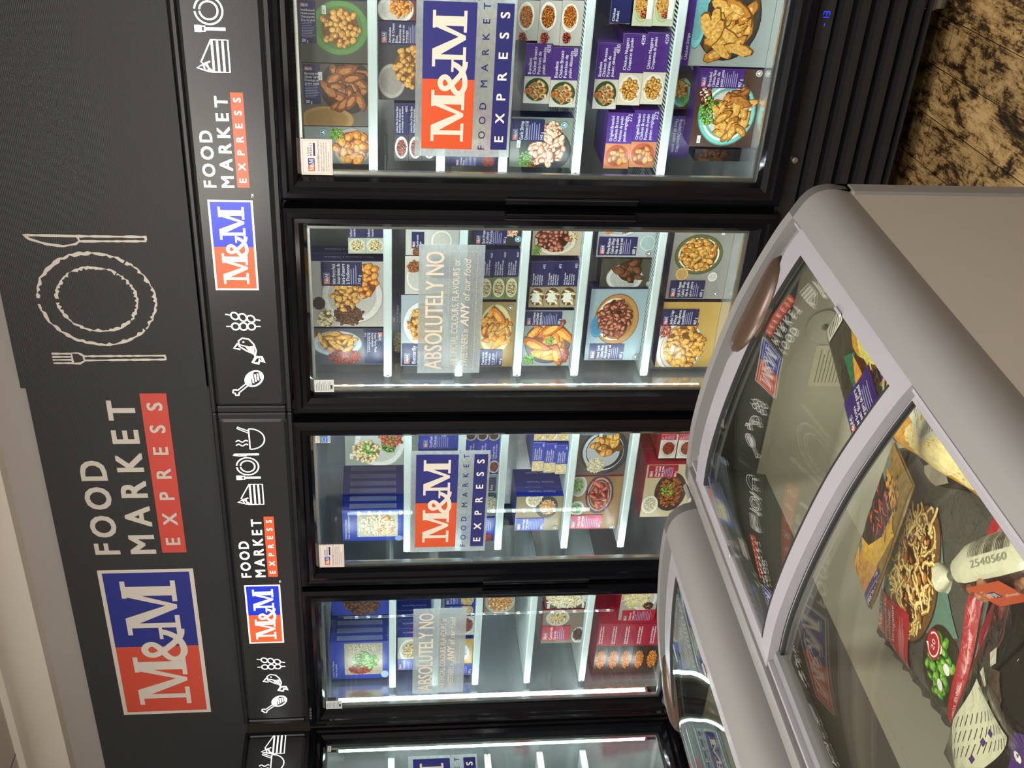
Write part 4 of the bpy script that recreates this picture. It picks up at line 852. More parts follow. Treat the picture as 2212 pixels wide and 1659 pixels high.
# ---- middle freezer, right-hand door
K((748, 931, 879, 1005), 'box of twice-baked potatoes with green onion on a white plate', '#8a9690', None, [('#d8dcd8', 825, 955, 56, 56)], [('potato', 795, 975, 34, 26, 'pale'), ('leafy', 800, 972, 18, 14), ('nug', 850, 945, 26, 22, 'red'), ('potato', 845, 955, 20, 26)], tag=(762, 985))
K((742, 1101, 877, 1168), 'blue box of Mediterranean chicken with a picture window, first of its row', BLUEB, None, (), (), edge=BLUEB, d=.040, back=5, spine='facts', group='Mediterranean chicken boxes on the top shelf',
  extra=lambda ar, X0, Z0, X1, Z1: (ar.rect(X0+(X1-X0)*.14, Z0+(Z1-Z0)*.10, X0+(X1-X0)*.90, Z0+(Z1-Z0)*.76, C('#b8b49c', .5), 2), food(ar, 'casser', (X0+X1)/2, Z0+(Z1-Z0)*.42, (X1-X0)*.38, (Z1-Z0)*.32, random.Random(5), 'potato' if 0 else 'rice'), food(ar, 'mix', (X0+X1)/2, Z0+(Z1-Z0)*.30, (X1-X0)*.36, (Z1-Z0)*.18, random.Random(6)),
   ar.text('Mediterranean Chicken', X0+.012, Z1-.014, .006, WHITE, 14, maxw=(X1-X0)*.7), ar.text('Poulet à la méditerranéenne', X0+.012, Z1-.024, .006, WHITE, 14, maxw=(X1-X0)*.75), ar.ell(X0+.012, Z0+.016, .012, .014, C('#8a98c8'), 15)))
K((905, 932, 988, 970), 'blue box showing its nutrition panel, second shelf, right of the orange mark', BLUEB, ((910, 934, 980, 968), BLUEB, ['Stuffed', 'Chicken'], '', 0), edge=BLUEB, stamp=(958, 938, '#4a60b0'))
K((903, 975, 986, 1060), 'blue box behind the upper part of the orange and blue mark', BLUEB, L((905, 980, 980, 1010), ['Chicken'], '', 0, BLUEB), [('#c8ccd0', 945, 1035, 30, 22)], [('casser', 945, 1035, 24, 18)], edge=BLUEB)
K((900, 1062, 984, 1180), 'blue box with yellow food, behind the lower part of the orange mark', '#b8a860', L((905, 1065, 980, 1100), ['Poultry'], '', 0, BLUEB), [('#d8d0a0', 950, 1150, 26, 26)], [('nug', 950, 1150, 22, 22)], edge=BLUEB)
for i, x in enumerate((1058, 1031, 1005)):
    K((x, 930, x+26, 1022), 'flat blue box of cabbage rolls, %s of three' % ('lowest', 'middle', 'topmost')[i], BLUEB, ((x, 952, x+26, 994), BLUEB, ['Cabbage Rolls', 'Cigares au chou'], '', 0), [('#c8c4bc', x+13, 941, 13, 11), ('#dcd8d0', x+13, 1008, 12, 14)], [('casser', x+13, 941, 10, 9, 'dark'), ('ball', x+13, 1008, 10, 12, 'red')], d=.18, edge=BLUEB, group='cabbage roll boxes')
K((1005, 1024, 1084, 1115), 'grey-blue box with a dark bowl, third shelf behind the navy word bar', '#8c98a0', L((1060, 1030, 1082, 1060), ['Rice'], '', 0), [('#3c4450', 1070, 1090, 24, 26)], [('rice', 1070, 1090, 18, 20)], edge=BLUEB)
K((1004, 1117, 1082, 1176), 'blue box of honey shrimp at the left end of the third shelf', BLUEB, ((1040, 1118, 1080, 1148), BLUEB, ['Pasta in Sauce'], '', 0), (), [('mix', 1062, 1162, 14, 12, 'red')], edge=BLUEB)
for i, (x, dy) in enumerate(((1203, 6), (1177, 3), (1151, 0))): E((x, 955+dy, x+26, 1018+dy), 'flat blue box of chicken linguine, %s of three' % ('lowest', 'middle', 'topmost')[i], BLUEB, ['Chicken Linguine', 'with Parmesan', 'Linguine au poulet', 'et au parmesan'], '340', '#e0d8c0', 'noodle', frac=.36, group='chicken linguine boxes', pal='pale', edge=BLUEB)
for i, x in enumerate((1207, 1181, 1154)): K((x, 927, x+26, 952), 'small white box of pasta salad, %s of three beside the linguine' % ('lowest', 'middle', 'topmost')[i], '#c8c4b4', None, [('#ece8dc', x+13, 936, 12, 15)], [('noodle', x+13, 936, 9, 12)], d=.16, edge=BLUEB, group='pasta salad boxes')
K((1110, 1072, 1206, 1146), 'blue-topped box of chicken teriyaki in black bowls', '#8a7c5c', L((1110, 1119, 1168, 1145), ['Chicken Teriyaki', 'Poulet teriyaki'], '300 g', 0, BLUEB), [('#e4e0d4', 1150, 1080, 20, 16), ('#2c2c30', 1175, 1095, 24, 24)], [('mix', 1176, 1095, 18, 18), ('rice', 1148, 1080, 14, 12)], d=.05, back=2, edge=BLUEB, spine='Chicken Teriyaki', stamp=(1192, 1140, '#5a5a58'))
K((1085, 1134, 1120, 1178), 'small box of macaroni casserole in the left corner of the fourth shelf', '#8a8070', None, [('#b0b0a8', 1102, 1155, 16, 20)], [('casser', 1102, 1155, 14, 17, 'rice')], Y=.20, d=.12, snap=False)
K((1241, 928, 1355, 1026), 'box of cordon bleu chicken with rice and a fork, fifth shelf', '#5a4a40', ((1252, 927, 1330, 939), TEAL, ['Cordon Bleu'], '', 0), [('#30343c', 1305, 975, 52, 50), ('#c4c8cc', 1302, 975, 46, 44)], [('steak', 1310, 960, 32, 28, 'gold'), ('rice', 1285, 1005, 22, 18)], d=.055, edge=TEAL, tag=(1297, 937))
K((1232, 1029, 1348, 1142), 'box of cabbage rolls in tomato sauce in a blue dish', '#8a6a44', L((1232, 1112, 1305, 1141), ['Cabbage Rolls', 'Cigares au chou'], '907 g', 0, C('#b02c48')), [('#b8b4a8', 1252, 1050, 18, 24), ('#c8c8c0', 1248, 1098, 16, 16), ('#2c3058', 1300, 1068, 30, 42), ('#c88c5c', 1300, 1068, 27, 38)], [('leafy', 1250, 1048, 12, 16), ('leafy', 1246, 1098, 11, 12), ('roll', 1300, 1068, 22, 32, 'red')], d=.055, edge=C('#b02c48'), stamp=(1330, 1138, '#5a5a58'))
K((1392, 1003, 1490, 1116), 'deep red box of chicken stir-fry on the freezer bottom', '#b8a888', L((1402, 1004, 1466, 1031), ['Chicken Stir-Fry', 'Poulet à cuisiner', 'Sauté de poulet'], '840 g', 0, REDB), [('#3a2c24', 1450, 1062, 34, 42), ('#e0d8c4', 1405, 1090, 18, 20)], [('mix', 1450, 1062, 28, 36, 'brown'), ('leafy', 1445, 1058, 16, 14), ('rice', 1405, 1090, 14, 15)], d=.09, back=1, spine='Chicken Stir-Fry', edge=REDB, Y=.12)
for i, x in enumerate((1462, 1426)): K((x, 938, x+36, 990), 'white box of penne in red sauce, %s of two beside the stir-fry' % ('lower', 'upper')[i], '#d0ccc4', ((x, 936, x+36, 950), C('#b82430'), ['Penne'], '', 0), [('#c4beb4', x+18, 968, 17, 18)], [('casser', x+18, 968, 14, 15, 'red')], d=.17, edge=REDB, group='penne boxes', snap=(i == 0))
# ---- middle freezer, left-hand door
K((716, 1386, 847, 1470), 'blue box of sesame chicken with green peas, first of the top-shelf row', BLUEB, None, (), (), edge=BLUEB, d=.038, back=4, spine='facts', group='sesame chicken boxes on the top shelf',
  extra=lambda ar, X0, Z0, X1, Z1: (ar.rect(X0+(X1-X0)*.12, Z0+(Z1-Z0)*.12, X0+(X1-X0)*.96, Z0+(Z1-Z0)*.76, C('#a89c84', .5), 2), food(ar, 'leafy', X0+(X1-X0)*.50, Z0+(Z1-Z0)*.42, (X1-X0)*.26, (Z1-Z0)*.22, random.Random(5)), food(ar, 'mix', X0+(X1-X0)*.26, Z0+(Z1-Z0)*.5, (X1-X0)*.14, (Z1-Z0)*.22, random.Random(6), 'red'), food(ar, 'rice', X0+(X1-X0)*.82, Z0+(Z1-Z0)*.46, (X1-X0)*.14, (Z1-Z0)*.26, random.Random(8)),
   ar.text('General Tso Chicken', X0+.014, Z1-.014, .0065, WHITE, 14, maxw=(X1-X0)*.7), ar.text('Poulet du général', X0+.014, Z1-.024, .0065, WHITE, 14, maxw=(X1-X0)*.6), ar.ell(X0+.024, Z0+.018, .019, .014, C('#a8b8e8'), 15)))
K((718, 1287, 846, 1328), 'blue box of dark beef slices in a window, right of the sesame chicken row', BLUEB, None, (), [('meat', 785, 1305, 42, 24, 'dark')], edge=BLUEB, d=.045, back=1, spine='facts')
K((861, 1376, 938, 1446), "blue and white box of shepherd's pie, second shelf", '#b8bcb4', L((861, 1424, 900, 1445), ['Shepherd Pie'], '', 0, BLUEB), [('#d8dcd0', 890, 1405, 26, 26)], [('casser', 890, 1405, 20, 20, 'pale')], edge=BLUEB, d=.045, back=4, spine="Homestyle Shepherd's Pie", group="shepherd's pie boxes")
for i, (x, y) in enumerate(((961, 1286), (961, 1308))): K((x, y, 1024, y+21), 'blue box of pasta in a bowl, %s of two on the third shelf' % ('right', 'left')[i], BLUEB, ((x, y, x+32, y+20), BLUEB, ['Three Cheese', 'Lasagna'], '', 0), [('#cfc8b0', 1008, y+10, 13, 10)], [('noodle', 1008, y+10, 10, 8)], edge=BLUEB, group='lasagna boxes')
K((960, 1331, 1023, 1372), 'box with a plate of red tomato pasta, third shelf behind the cream words film', '#e0dcd4', None, [('#e8e0d8', 1002, 1350, 26, 22)], [('mix', 1002, 1350, 20, 16, 'red')], edge=BLUEB, d=.05)
K((957, 1380, 1024, 1458), 'yellow box with spaghetti on a white plate, third shelf', '#c89c40', L((957, 1434, 1022, 1456), ['Spaghetti', 'Bolognese'], '367 g', 0, BLUEB), [('#e0e4e4', 985, 1410, 32, 26)], [('noodle', 985, 1408, 20, 16, 'red')], edge=BLUEB, d=.05, back=1, spine='Spaghetti')
K((1046, 1276, 1112, 1326), 'box of browned casserole in a foil tray, alone on the fourth shelf', '#8a7a64', None, [('#a8a8a0', 1080, 1298, 34, 28)], [('casser', 1080, 1298, 30, 24, 'chick')], edge=REDB, d=.06)
K((1172, 1272, 1252, 1314), 'box of creamy noodles on a white plate, right of the red casserole box', '#5c5048', None, [('#dcd8d4', 1215, 1288, 44, 26)], [('noodle', 1215, 1288, 36, 20, 'rice')], edge=REDB, d=.06, tag=(1177, 1309))
K((1162, 1317, 1240, 1389), 'box of potato casserole and beef with a red label, fifth shelf', '#786858', L((1160, 1352, 1215, 1383), ['Casserole', 'Gratin'], '', 0, C('#b02c40')), [('#b8b4a8', 1192, 1335, 26, 18), ('#d0ccc4', 1232, 1372, 16, 18)], [('casser', 1192, 1335, 22, 14, 'pale'), ('meat', 1230, 1370, 12, 14)], edge=REDB, d=.05)
for i in range(5):
    x = 1396-i*27
    E((x, 1346, x+27, 1454), 'flat red box of stuffed peppers, %s of five in the pile' % ('lowest', 'second from the bottom', 'middle', 'second from the top', 'topmost')[i], REDB, ['Supreme Stuffed Peppers', 'Poivrons farcis suprêmes'], '', '#2c1c18', 'mix', frac=.56, group='stuffed pepper boxes', bg='#3a2a20', pal='orange', edge=REDB, d=.2, Y=.115)
K((1340, 1270, 1418, 1343), 'large red box of roast chicken and noodles on the freezer bottom', '#a8a098', L((1343, 1317, 1418, 1342), ['Chicken', 'Poulet rôti'], '', 0, C('#b02434')), [('#dcd8cc', 1390, 1292, 30, 28)], [('noodle', 1385, 1285, 24, 20, 'pale'), ('meat', 1400, 1308, 12, 8)], edge=REDB, d=.10)
# ---- corner freezer: boxes just inside its right-hand door, facing into the room
def corner(pz0, pz1, ya, yb, xx, label, col, lines, extra=None, d=.12, group=None):
    """box facing +x between world y ya..yb, z pz0..pz1, front at x = xx"""
    a = MB(); a.box(xx-d, ya, pz0, xx, yb, pz1, cols=[col]*6); ar = Art((ya, pz0, yb, pz1))
    th = min((pz1-pz0)*.16, .012)
    for i, t in enumerate(lines): ar.text(t, ya+(yb-ya)*.08, pz1-(i+1.3)*th*1.6, th, C('#ececf0'), 3, maxw=(yb-ya)*.84, bold=.01)
    ar.put(a, lambda p, q, l: (xx+l, p, q)); o = a.build('food_box', org=(xx-d/2, (ya+yb)/2, pz0), label=label, category='box')
    if group: o['group'] = group
xx = -2.124-.14
corner(.9245, .980, -.36, -.16, xx, 'small red box on the fifth shelf of the corner freezer', REDB, ['Lasagna', 'Lasagne à la'])
for i in range(3): corner(.4525+.060*i, .4525+.060*(i+1)-.001, -.42, (-.150, -.145, -.135)[i], xx, 'flat red box, %s of three at the bottom of the corner freezer' % ('lowest', 'middle', 'topmost')[i], REDB, ['viande et à l’ail'.replace('’', "'"), 'meat and garlic'], group='red boxes in the corner freezer')
corner(1.479, 1.66, -.45, -.17, xx, 'green box on the top shelf of the corner freezer', C('#0f4a34'), ['Appetizers', "Hors-d'oeuvre", 'assortis'])
#CUT4
# ------------------------------------------------------------------ frozen goods in the nearer chest
def Wz(x, y, z=.78): p = P(x, y, 2, z); return Vector((p[0], p[1]))
def frame(bl, ang, w, h, z, tilt=0.0, roll=0.0):
    u = Vector((math.cos(ang), math.sin(ang), math.sin(roll))); v = Vector((-math.sin(ang), math.cos(ang), math.sin(tilt))); u.normalize(); v.normalize(); n = u.cross(v)
    o = Vector((bl[0], bl[1], z)); return o, u, v, n
def bag(label, bl, ang, w, h, z, th, col, draw, tilt=0, roll=0, cat='bag', name='food_bag', power=3.0, wr=.004, crimp=None, seed=1, matn='bagprint'):
    """soft pillow pack: z is the height of its flat seam, th its rise above and below"""
    o, u, v, n = frame(bl, ang, w, h, z, tilt, roll); rng = random.Random(seed); ph = [(rng.uniform(20, 60), rng.uniform(-40, 40), rng.uniform(0, 6)) for _ in range(5)]
    def rise(a, b):
        s, t = abs(2*a/w-1), abs(2*b/h-1); k = max(0, (1-s**power))*max(0, (1-t**power))
        return th*k**.6 + wr*k**.3*sum(math.sin(p*a+q*b+r) for p, q, r in ph)/3
    fn = lambda a, b, l: o + u*a + v*b + n*(rise(a, b)+l)
    a = MB(); N, Mm = 36, 26
    top = [fn(w*i/N, h*j/Mm, 0) for j in range(Mm+1) for i in range(N+1)]
    bot = [o + u*(w*i/N) + v*(h*j/Mm) - n*(th*.75*(max(0, 1-abs(2*i/N-1)**power)*max(0, 1-abs(2*j/Mm-1)**power))**.6) for j in range(Mm+1) for i in range(N+1)]
    q = [(j*(N+1)+i, j*(N+1)+i+1, (j+1)*(N+1)+i+1, (j+1)*(N+1)+i) for j in range(Mm) for i in range(N)]
    a.add(top, q, matn, col); a.add(bot, [f[::-1] for f in q], matn, col)
    root = a.build(name, org=tuple(o), label=label, category=cat); weld_smooth(root, 60)
    ar = Art((0.001, 0.001, w-.001, h-.001))
    def loc(x, y):
        # photo pixel on the pack's plane
        d = F_ + R_*((1659-y-829.5)/FPX) - U_*((x-1106)/FPX); oo = o + n*th*.9
        t = (oo-CAM).dot(n)/d.dot(n); p = CAM + d*t - o; return p.dot(u), p.dot(v)
    draw(ar, loc, rng, w, h)
    g_ = MB(); ar.put(g_, fn, matn, eps=.0012, sub=.012); s_ = g_.build('printed_front', parent=root); s_.location = -Vector(o)
    me = s_.data; me.polygons.foreach_set('use_smooth', [True]*len(me.polygons))
    if crimp:
        g_ = MB()
        for e in crimp:
            pts = []
            M_ = 24
            for i in range(M_+1):
                t = i/M_
                if e in 'lr': b = h*t; aa = 0 if e == 'l' else w; dirn = -u if e == 'l' else u; p = o + u*aa + v*b
                else: aa = w*t; b = 0 if e == 'b' else h; dirn = -v if e == 'b' else v; p = o + u*aa + v*b
                pts.append((p, p + dirn*(.012+.002*(i % 2)) + n*(.003*math.sin(i*2.2))))
            for i in range(M_): g_.add([pts[i][0], pts[i+1][0], pts[i+1][1], pts[i][1]], [(0, 1, 2, 3)], matn, mul(col, .8)); g_.add([pts[i][0]-n*.0012, pts[i][1]-n*.0012, pts[i+1][1]-n*.0012, pts[i+1][0]-n*.0012], [(0, 1, 2, 3)], matn, mul(col, .8))
        s_ = g_.build('crimped_seal', parent=root); s_.location = -Vector(o)
    return root
def tolist(loc, pts): return [loc(*p) for p in pts]
def lab_on(ar, loc, o, e, rotdeg, w, h, col, lines, wt=''):
    """label block placed at pixel o, turned"""
    x, y = loc(*o); c, s_ = math.cos(math.radians(rotdeg)), math.sin(math.radians(rotdeg)); old = ar.xf
    ar.xf = lambda a, b: (x + a*c - b*s_, y + a*s_ + b*c)
    ar2 = Art(); labelblock(ar2, 0, 0, w, h, col, lines, wt, 0, 14)
    for vs, fs, cc, ll in ar2.it: ar.faces(vs, fs, cc, ll)
    ar.xf = old
# 1 meal kit with the pasta bowl
def d1(ar, loc, rng, w, h):
    def ell(cx, cy, rx, ry, col, lay, rot=0): u_, v_ = loc(cx, cy); ar.ell(u_, v_, rx, ry, C(col, .2), lay, 40, rot)
    for i in range(260): a_, b_ = rng.uniform(0, w), rng.uniform(0, h); ar.ell(a_, b_, .0016, .0009, C(rng.choice(('#6a6862', '#403e3a', '#5c5a54'))), 1, 6, rng.uniform(0, 3))
    ar.poly(tolist(loc, [(1915, 1290), (1935, 1115), (2000, 1110), (2040, 1160), (2055, 1290), (2065, 1380), (2040, 1380), (1960, 1350)]), C('#5e7c72', .15), 2)
    u_, v_ = loc(1985, 1240); ar.ell(u_, v_, .102, .062, C('#2e2824'), 3, 40, math.radians(-2)); ar.ell(u_, v_, .099, .059, C('#6e4a2c', .4), 4, 40, math.radians(-2))
    food(ar, 'pasta', u_, v_, .096, .058, rng, None, 5, n=190, k=.80); food(ar, 'meat', u_, v_, .085, .05, rng, 'brown', 9, n=26, k=.8)
    u_, v_ = loc(2028, 1438); ar.ell(u_, v_, .056, .042, C('#3a2420'), 3, 36); ar.ell(u_, v_, .053, .039, C('#2c2a1c'), 4, 36)
    food(ar, 'leafy', u_, v_, .046, .032, rng, None, 5, n=34, k=1.2)
    for dx, dy in ((-.022, -.010), (.006, -.018), (.024, .004)): ar.ell(u_+dx, v_+dy, .008, .006, C('#e8e2ea'), 12, 16, .6)
    u_, v_ = loc(2021, 1392); ar.ell(u_, v_, .021, .017, C('#a82030'), 13, 30); ar.ring(u_, v_, .0175, .014, .0022, C('#e8dcd8'), 14, 30, PI*.65, PI*2.3)
    ar.text('20', u_-.007, v_-.0035, .008, C('#f0e4e0'), 14, w=.014); ar.poly([(u_-.012, v_+.008), (u_-.003, v_+.013), (u_-.006, v_+.018)], C('#e8dcd8'), 14)
    ar.rect(0, 0, w, .017, C('#a4202c'), 13); ar.text('APPROX. SERVINGS', .012, .005, .004, C('#e0c8c8'), 14)
    a0 = loc(1885, 1396); a1 = loc(1897, 1294); an = math.degrees(math.atan2(a1[1]-a0[1], a1[0]-a0[0]))
    b_ = Art(); L_ = .100; H_ = .108
    b_.rect(0, 0, L_, H_, C('#b01f30'), 14); logo(b_, .034, H_-.026, .052, .024, True, 15, (C('#d84c30'), C('#22307c'), C('#e8d8d4')))
    for i, t in enumerate(('Beef Stroganoff Kit', 'Prêt-à-cuisiner', 'Bœuf Stroganov')): b_.text(t, .006, H_-.038-.0125*i, .0085, C('#f2e6e4'), 15, maxw=L_-.012, bold=.008)
    for i in range(9): b_.rect(.006, H_-.078-.0026*i*.8, .006+(L_-.016)*(.7+.25*((i*7) % 4)/3), H_-.0772-.0026*i*.8, C('#d89a9c'), 15)
    b_.text('907 g', L_*.06, .003, .0058, C('#f2e6e4'), 15)
    u0, v0 = loc(1951, 1474); c, s_ = math.cos(math.radians(an)), math.sin(math.radians(an))
    ar.xf = lambda a, b: (u0 + a*c - b*s_, v0 + a*s_ + b*c)
    for vs, fs, cc, ll in b_.it: ar.faces(vs, fs, cc, ll)
    ar.xf = lambda a, b: (a, b)
    u_, v_ = loc(1947, 1512); ar.ell(u_, v_, .0065, .0065, C('#e8e4dc'), 14, 20); ar.poly([(u_-.003, v_-.003), (u_, v_+.004), (u_+.003, v_-.003)], C('#333333'), 15)
    u_, v_ = loc(1965, 1112); ar.rect(u_-.007, v_-.004, u_+.009, v_+.004, C('#e6e2d8'), 14); ar.text('27.99', u_-.005, v_-.002, .0035, C('#333333'), 15)
bl = Wz(2042, 1565, .775)
bag('dark grey bag of pasta bowl meal kit with a red label, under both glass lids', (.142, -1.935), math.radians(13), .300, .250, .762, .018, C('#4c4a46', .2), d1, roll=-.02, cat='bag', crimp='lr', seed=3, power=5)
# 2 sandwich pack, purple label upside down
def d2(ar, loc, rng, w, h):
    ar.rect(0, 0, w*.3, h, C('#c89048', .5), 1); ar.rect(w*.3, 0, w, h, C('#8a6e3c', .4), 1); ar.rect(w*.12, h*.78, w*.9, h, C('#5c8088', .2), 1)
    P_ = lambda pts, c_, l, g_=.4: ar.poly(tolist(loc, pts), C(c_, g_), l)
    P_([(1918, 1012), (1946, 1065), (1935, 1115), (1912, 1110)], '#c89048', 2)
    for i in range(40): a_ = loc(1915+rng.uniform(0, 28), 1030+rng.uniform(0, 80)); ar.ell(a_[0], a_[1], .004, .0018, C('#2c2420'), 3, 8, .5)
    P_([(1862, 1105), (1875, 1040), (1895, 1016), (1908, 1026), (1896, 1060), (1880, 1150), (1866, 1150)], '#c8b050', 3); P_([(1862, 1150), (1880, 1175), (1915, 1130), (1932, 1105), (1930, 1160), (1895, 1225), (1872, 1205)], '#d8a840', 3)
    P_([(1866, 1160), (1878, 1080), (1908, 1020), (1922, 1070), (1930, 1110), (1905, 1160), (1880, 1178)], '#33231c', 4, .8)
    for i in range(46): a_ = loc(1880+rng.uniform(0, 42), 1050+rng.uniform(0, 110)); ar.ell(a_[0], a_[1], .009, .0016, C(rng.choice(('#6a3a6c', '#8c4c84', '#d8542c', '#c83a34', '#50284c', '#e07840'))), 6+i*.05, 8, rng.uniform(.2, 2.2))
    for i in range(14): a_ = loc(1838+rng.uniform(0, 22), 1140+rng.uniform(0, 75)); ar.ell(a_[0], a_[1], .016, .004, C(rng.choice(('#d89438', '#e8b458', '#b87428')), .3), 4, 8, rng.uniform(-.4, .9))
    u_, v_ = loc(1837, 1196); ar.ell(u_, v_, .010, .008, C('#3a3a34'), 7, 18); ar.ring(u_, v_, .0085, .0066, .001, C('#e0dcd0'), 8, 18)
    x, y = loc(1900, 1225); old = ar.xf; W_ = .088; H_ = .050; an = math.radians(172); c, s_ = math.cos(an), math.sin(an)
    ar2 = Art(); labelblock(ar2, 0, 0, W_, H_, C('#3f2470'), ['Prime Rib', 'Beef Burgers', 'Burgers de boeuf'], '852 g', 0, 10)
    ar.xf = lambda a, b: (x + a*c - b*s_, y + a*s_ + b*c)
    for vs, fs, cc, ll in ar2.it: ar.faces(vs, fs, cc, ll)
    ar.xf = old
bl = Wz(1893, 1322, .80)
bag('open burger picture box, purple label upside down, left of the pasta bowl bag', (bl[0]-.022, bl[1]+.026), math.radians(-2), .235, .094, .792, .006, C('#8a6a38', .3), d2, tilt=-.10, cat='box', name='food_box', power=14, wr=.001, seed=4)
# 3 burger box seen through the upper lid
def d3(ar, loc, rng, w, h):
    ar.rect(0, 0, w, h, C('#3c3428', .3), 1)
    P_ = lambda pts, c_, l, g_=.4: ar.poly(tolist(loc, pts), C(c_, g_), l)
    P_([(1826, 770), (1850, 760), (1870, 905), (1905, 990), (1880, 960)], '#2f6a4c', 2)
    P_([(1842, 700), (1858, 690), (1874, 730), (1862, 780), (1846, 750)], '#c08c34', 3); P_([(1855, 735), (1866, 712), (1895, 722), (1905, 760), (1885, 800), (1864, 790)], '#cfc068', 4); P_([(1850, 765), (1868, 775), (1896, 820), (1893, 845), (1878, 870), (1858, 830)], '#4a2418', 5, .9)
    P_([(1846, 765), (1862, 800), (1876, 838), (1875, 860), (1862, 858), (1850, 825)], '#d89434', 6); P_([(1882, 725), (1915, 745), (1925, 775), (1905, 770)], '#d0bc58', 4)
    for i in range(14): a_ = loc(1900+rng.uniform(0, 40), 740+rng.uniform(0, 70)); ar.ell(a_[0], a_[1], .012, .006, C(rng.choice(('#d8a840', '#e0c060', '#b87c2c')), .3), 4, 9, rng.uniform(0, 3))
    for i in range(40): a_ = loc(1866+rng.uniform(0, 24), 785+rng.uniform(0, 50)); ar.ell(a_[0], a_[1], .004, .0014, C(rng.choice(('#7a3a20', '#a04c30', '#2c1810'))), 7, 6, rng.uniform(0, 3))
bl = Wz(1990, 905, .79)
b3 = bag('burger box with a golden bun photo, seen through the upper curved lid', (.395, -1.560), math.radians(66), .215, .128, .772, .006, C('#3c2a68', .1), lambda ar, loc, rng, w, h: (d3(ar, loc, rng, w, h), labelblock(ar, .004, h*.10, w*.34, h-.004, C('#3f2470'), ['Sirloin', 'Beef Burgers', 'Burgers de boeuf'], '', 0, 12), ar.rect(w-.032, h*.42, w-.008, h*.9, C('#e0dcd0'), 12), [ar.rect(w-.029, h*(.46+.05*i), w-.011, h*(.475+.05*i), C('#333333'), 13) for i in range(8)]), cat='box', name='food_box', power=14, wr=.001, seed=5)
# 4 clear bag of buns with a maroon header
def d4(ar, loc, rng, w, h):
    ar.rect(0, 0, w*.30, h, C('#4c1c1c', .2), 1)
    for x0, y0, rx, ry, c_ in ((.62, .22, .085, .042, '#c89038'), (.40, .86, .05, .03, '#b87c2c'), (.50, .80, .085, .036, '#dcb860'), (.86, .30, .06, .05, '#b47c38')): ar.ell(w*x0, h*y0, rx, ry, C(c_, .4), 3, 26); ar.ell(w*x0+.004, h*y0+.004, rx*.72, ry*.72, C('#e4cf98', .3), 4, 26)
    st = [(w*.05+w*.9*i/14, h*(.50+.10*math.sin(i*1.3))) for i in range(15)]; ar.stroke(st, .028, C('#cfccbc', .1), 6)
    for i in range(40): t = .3+.65*i/40; ar.rect(w*t, h*(.46+.10*math.sin(t*14*1.3)), w*t+.0012, h*(.55+.10*math.sin(t*14*1.3)), C('#55524a'), 7)
    x, y = w*.14, h*.52; ar.poly([(x-.016, y-.012), (x+.018, y-.016), (x+.022, y+.006), (x-.010, y+.016)], C('#c84c28'), 8); ar.poly([(x-.016, y-.012), (x+.0, y-.014), (x+.004, y+.010), (x-.010, y+.016)], C('#28307c'), 9); ar.text('M&M', x-.012, y-.004, .008, C('#ece4da'), 10, w=.028, bold=.02)
    ar.text('Brioche', w*.05, h*.80, .008, C('#b09088'), 8, shear=.2); ar.text('Buns', w*.05, h*.15, .008, C('#b09088'), 8)
p = Wz(1935, 945, .80)
bag('clear bag of golden buns with a maroon header, against the low side of the chest', (.352, -1.560), math.radians(-72), .300, .120, .775, .030, C('#b8863c', .4), d4, cat='bag', crimp='l', seed=6, wr=.010, power=2.6)
# 5 dark bag with a pale label under the buns
bag('black bag with a pale paper label, between the buns and the pasta bowl bag', (.262, -1.620), math.radians(-50), .27, .075, .752, .016, C('#1c1c1a', .3), lambda ar, loc, rng, w, h: (ar.poly([(.03, .02), (.09, .025), (.085, .055), (.035, .05)], C('#b8aca0'), 2), ar.poly([(.12, .015), (.19, .02), (.18, .05), (.125, .045)], C('#a89c90'), 2)), seed=7, wr=.006)
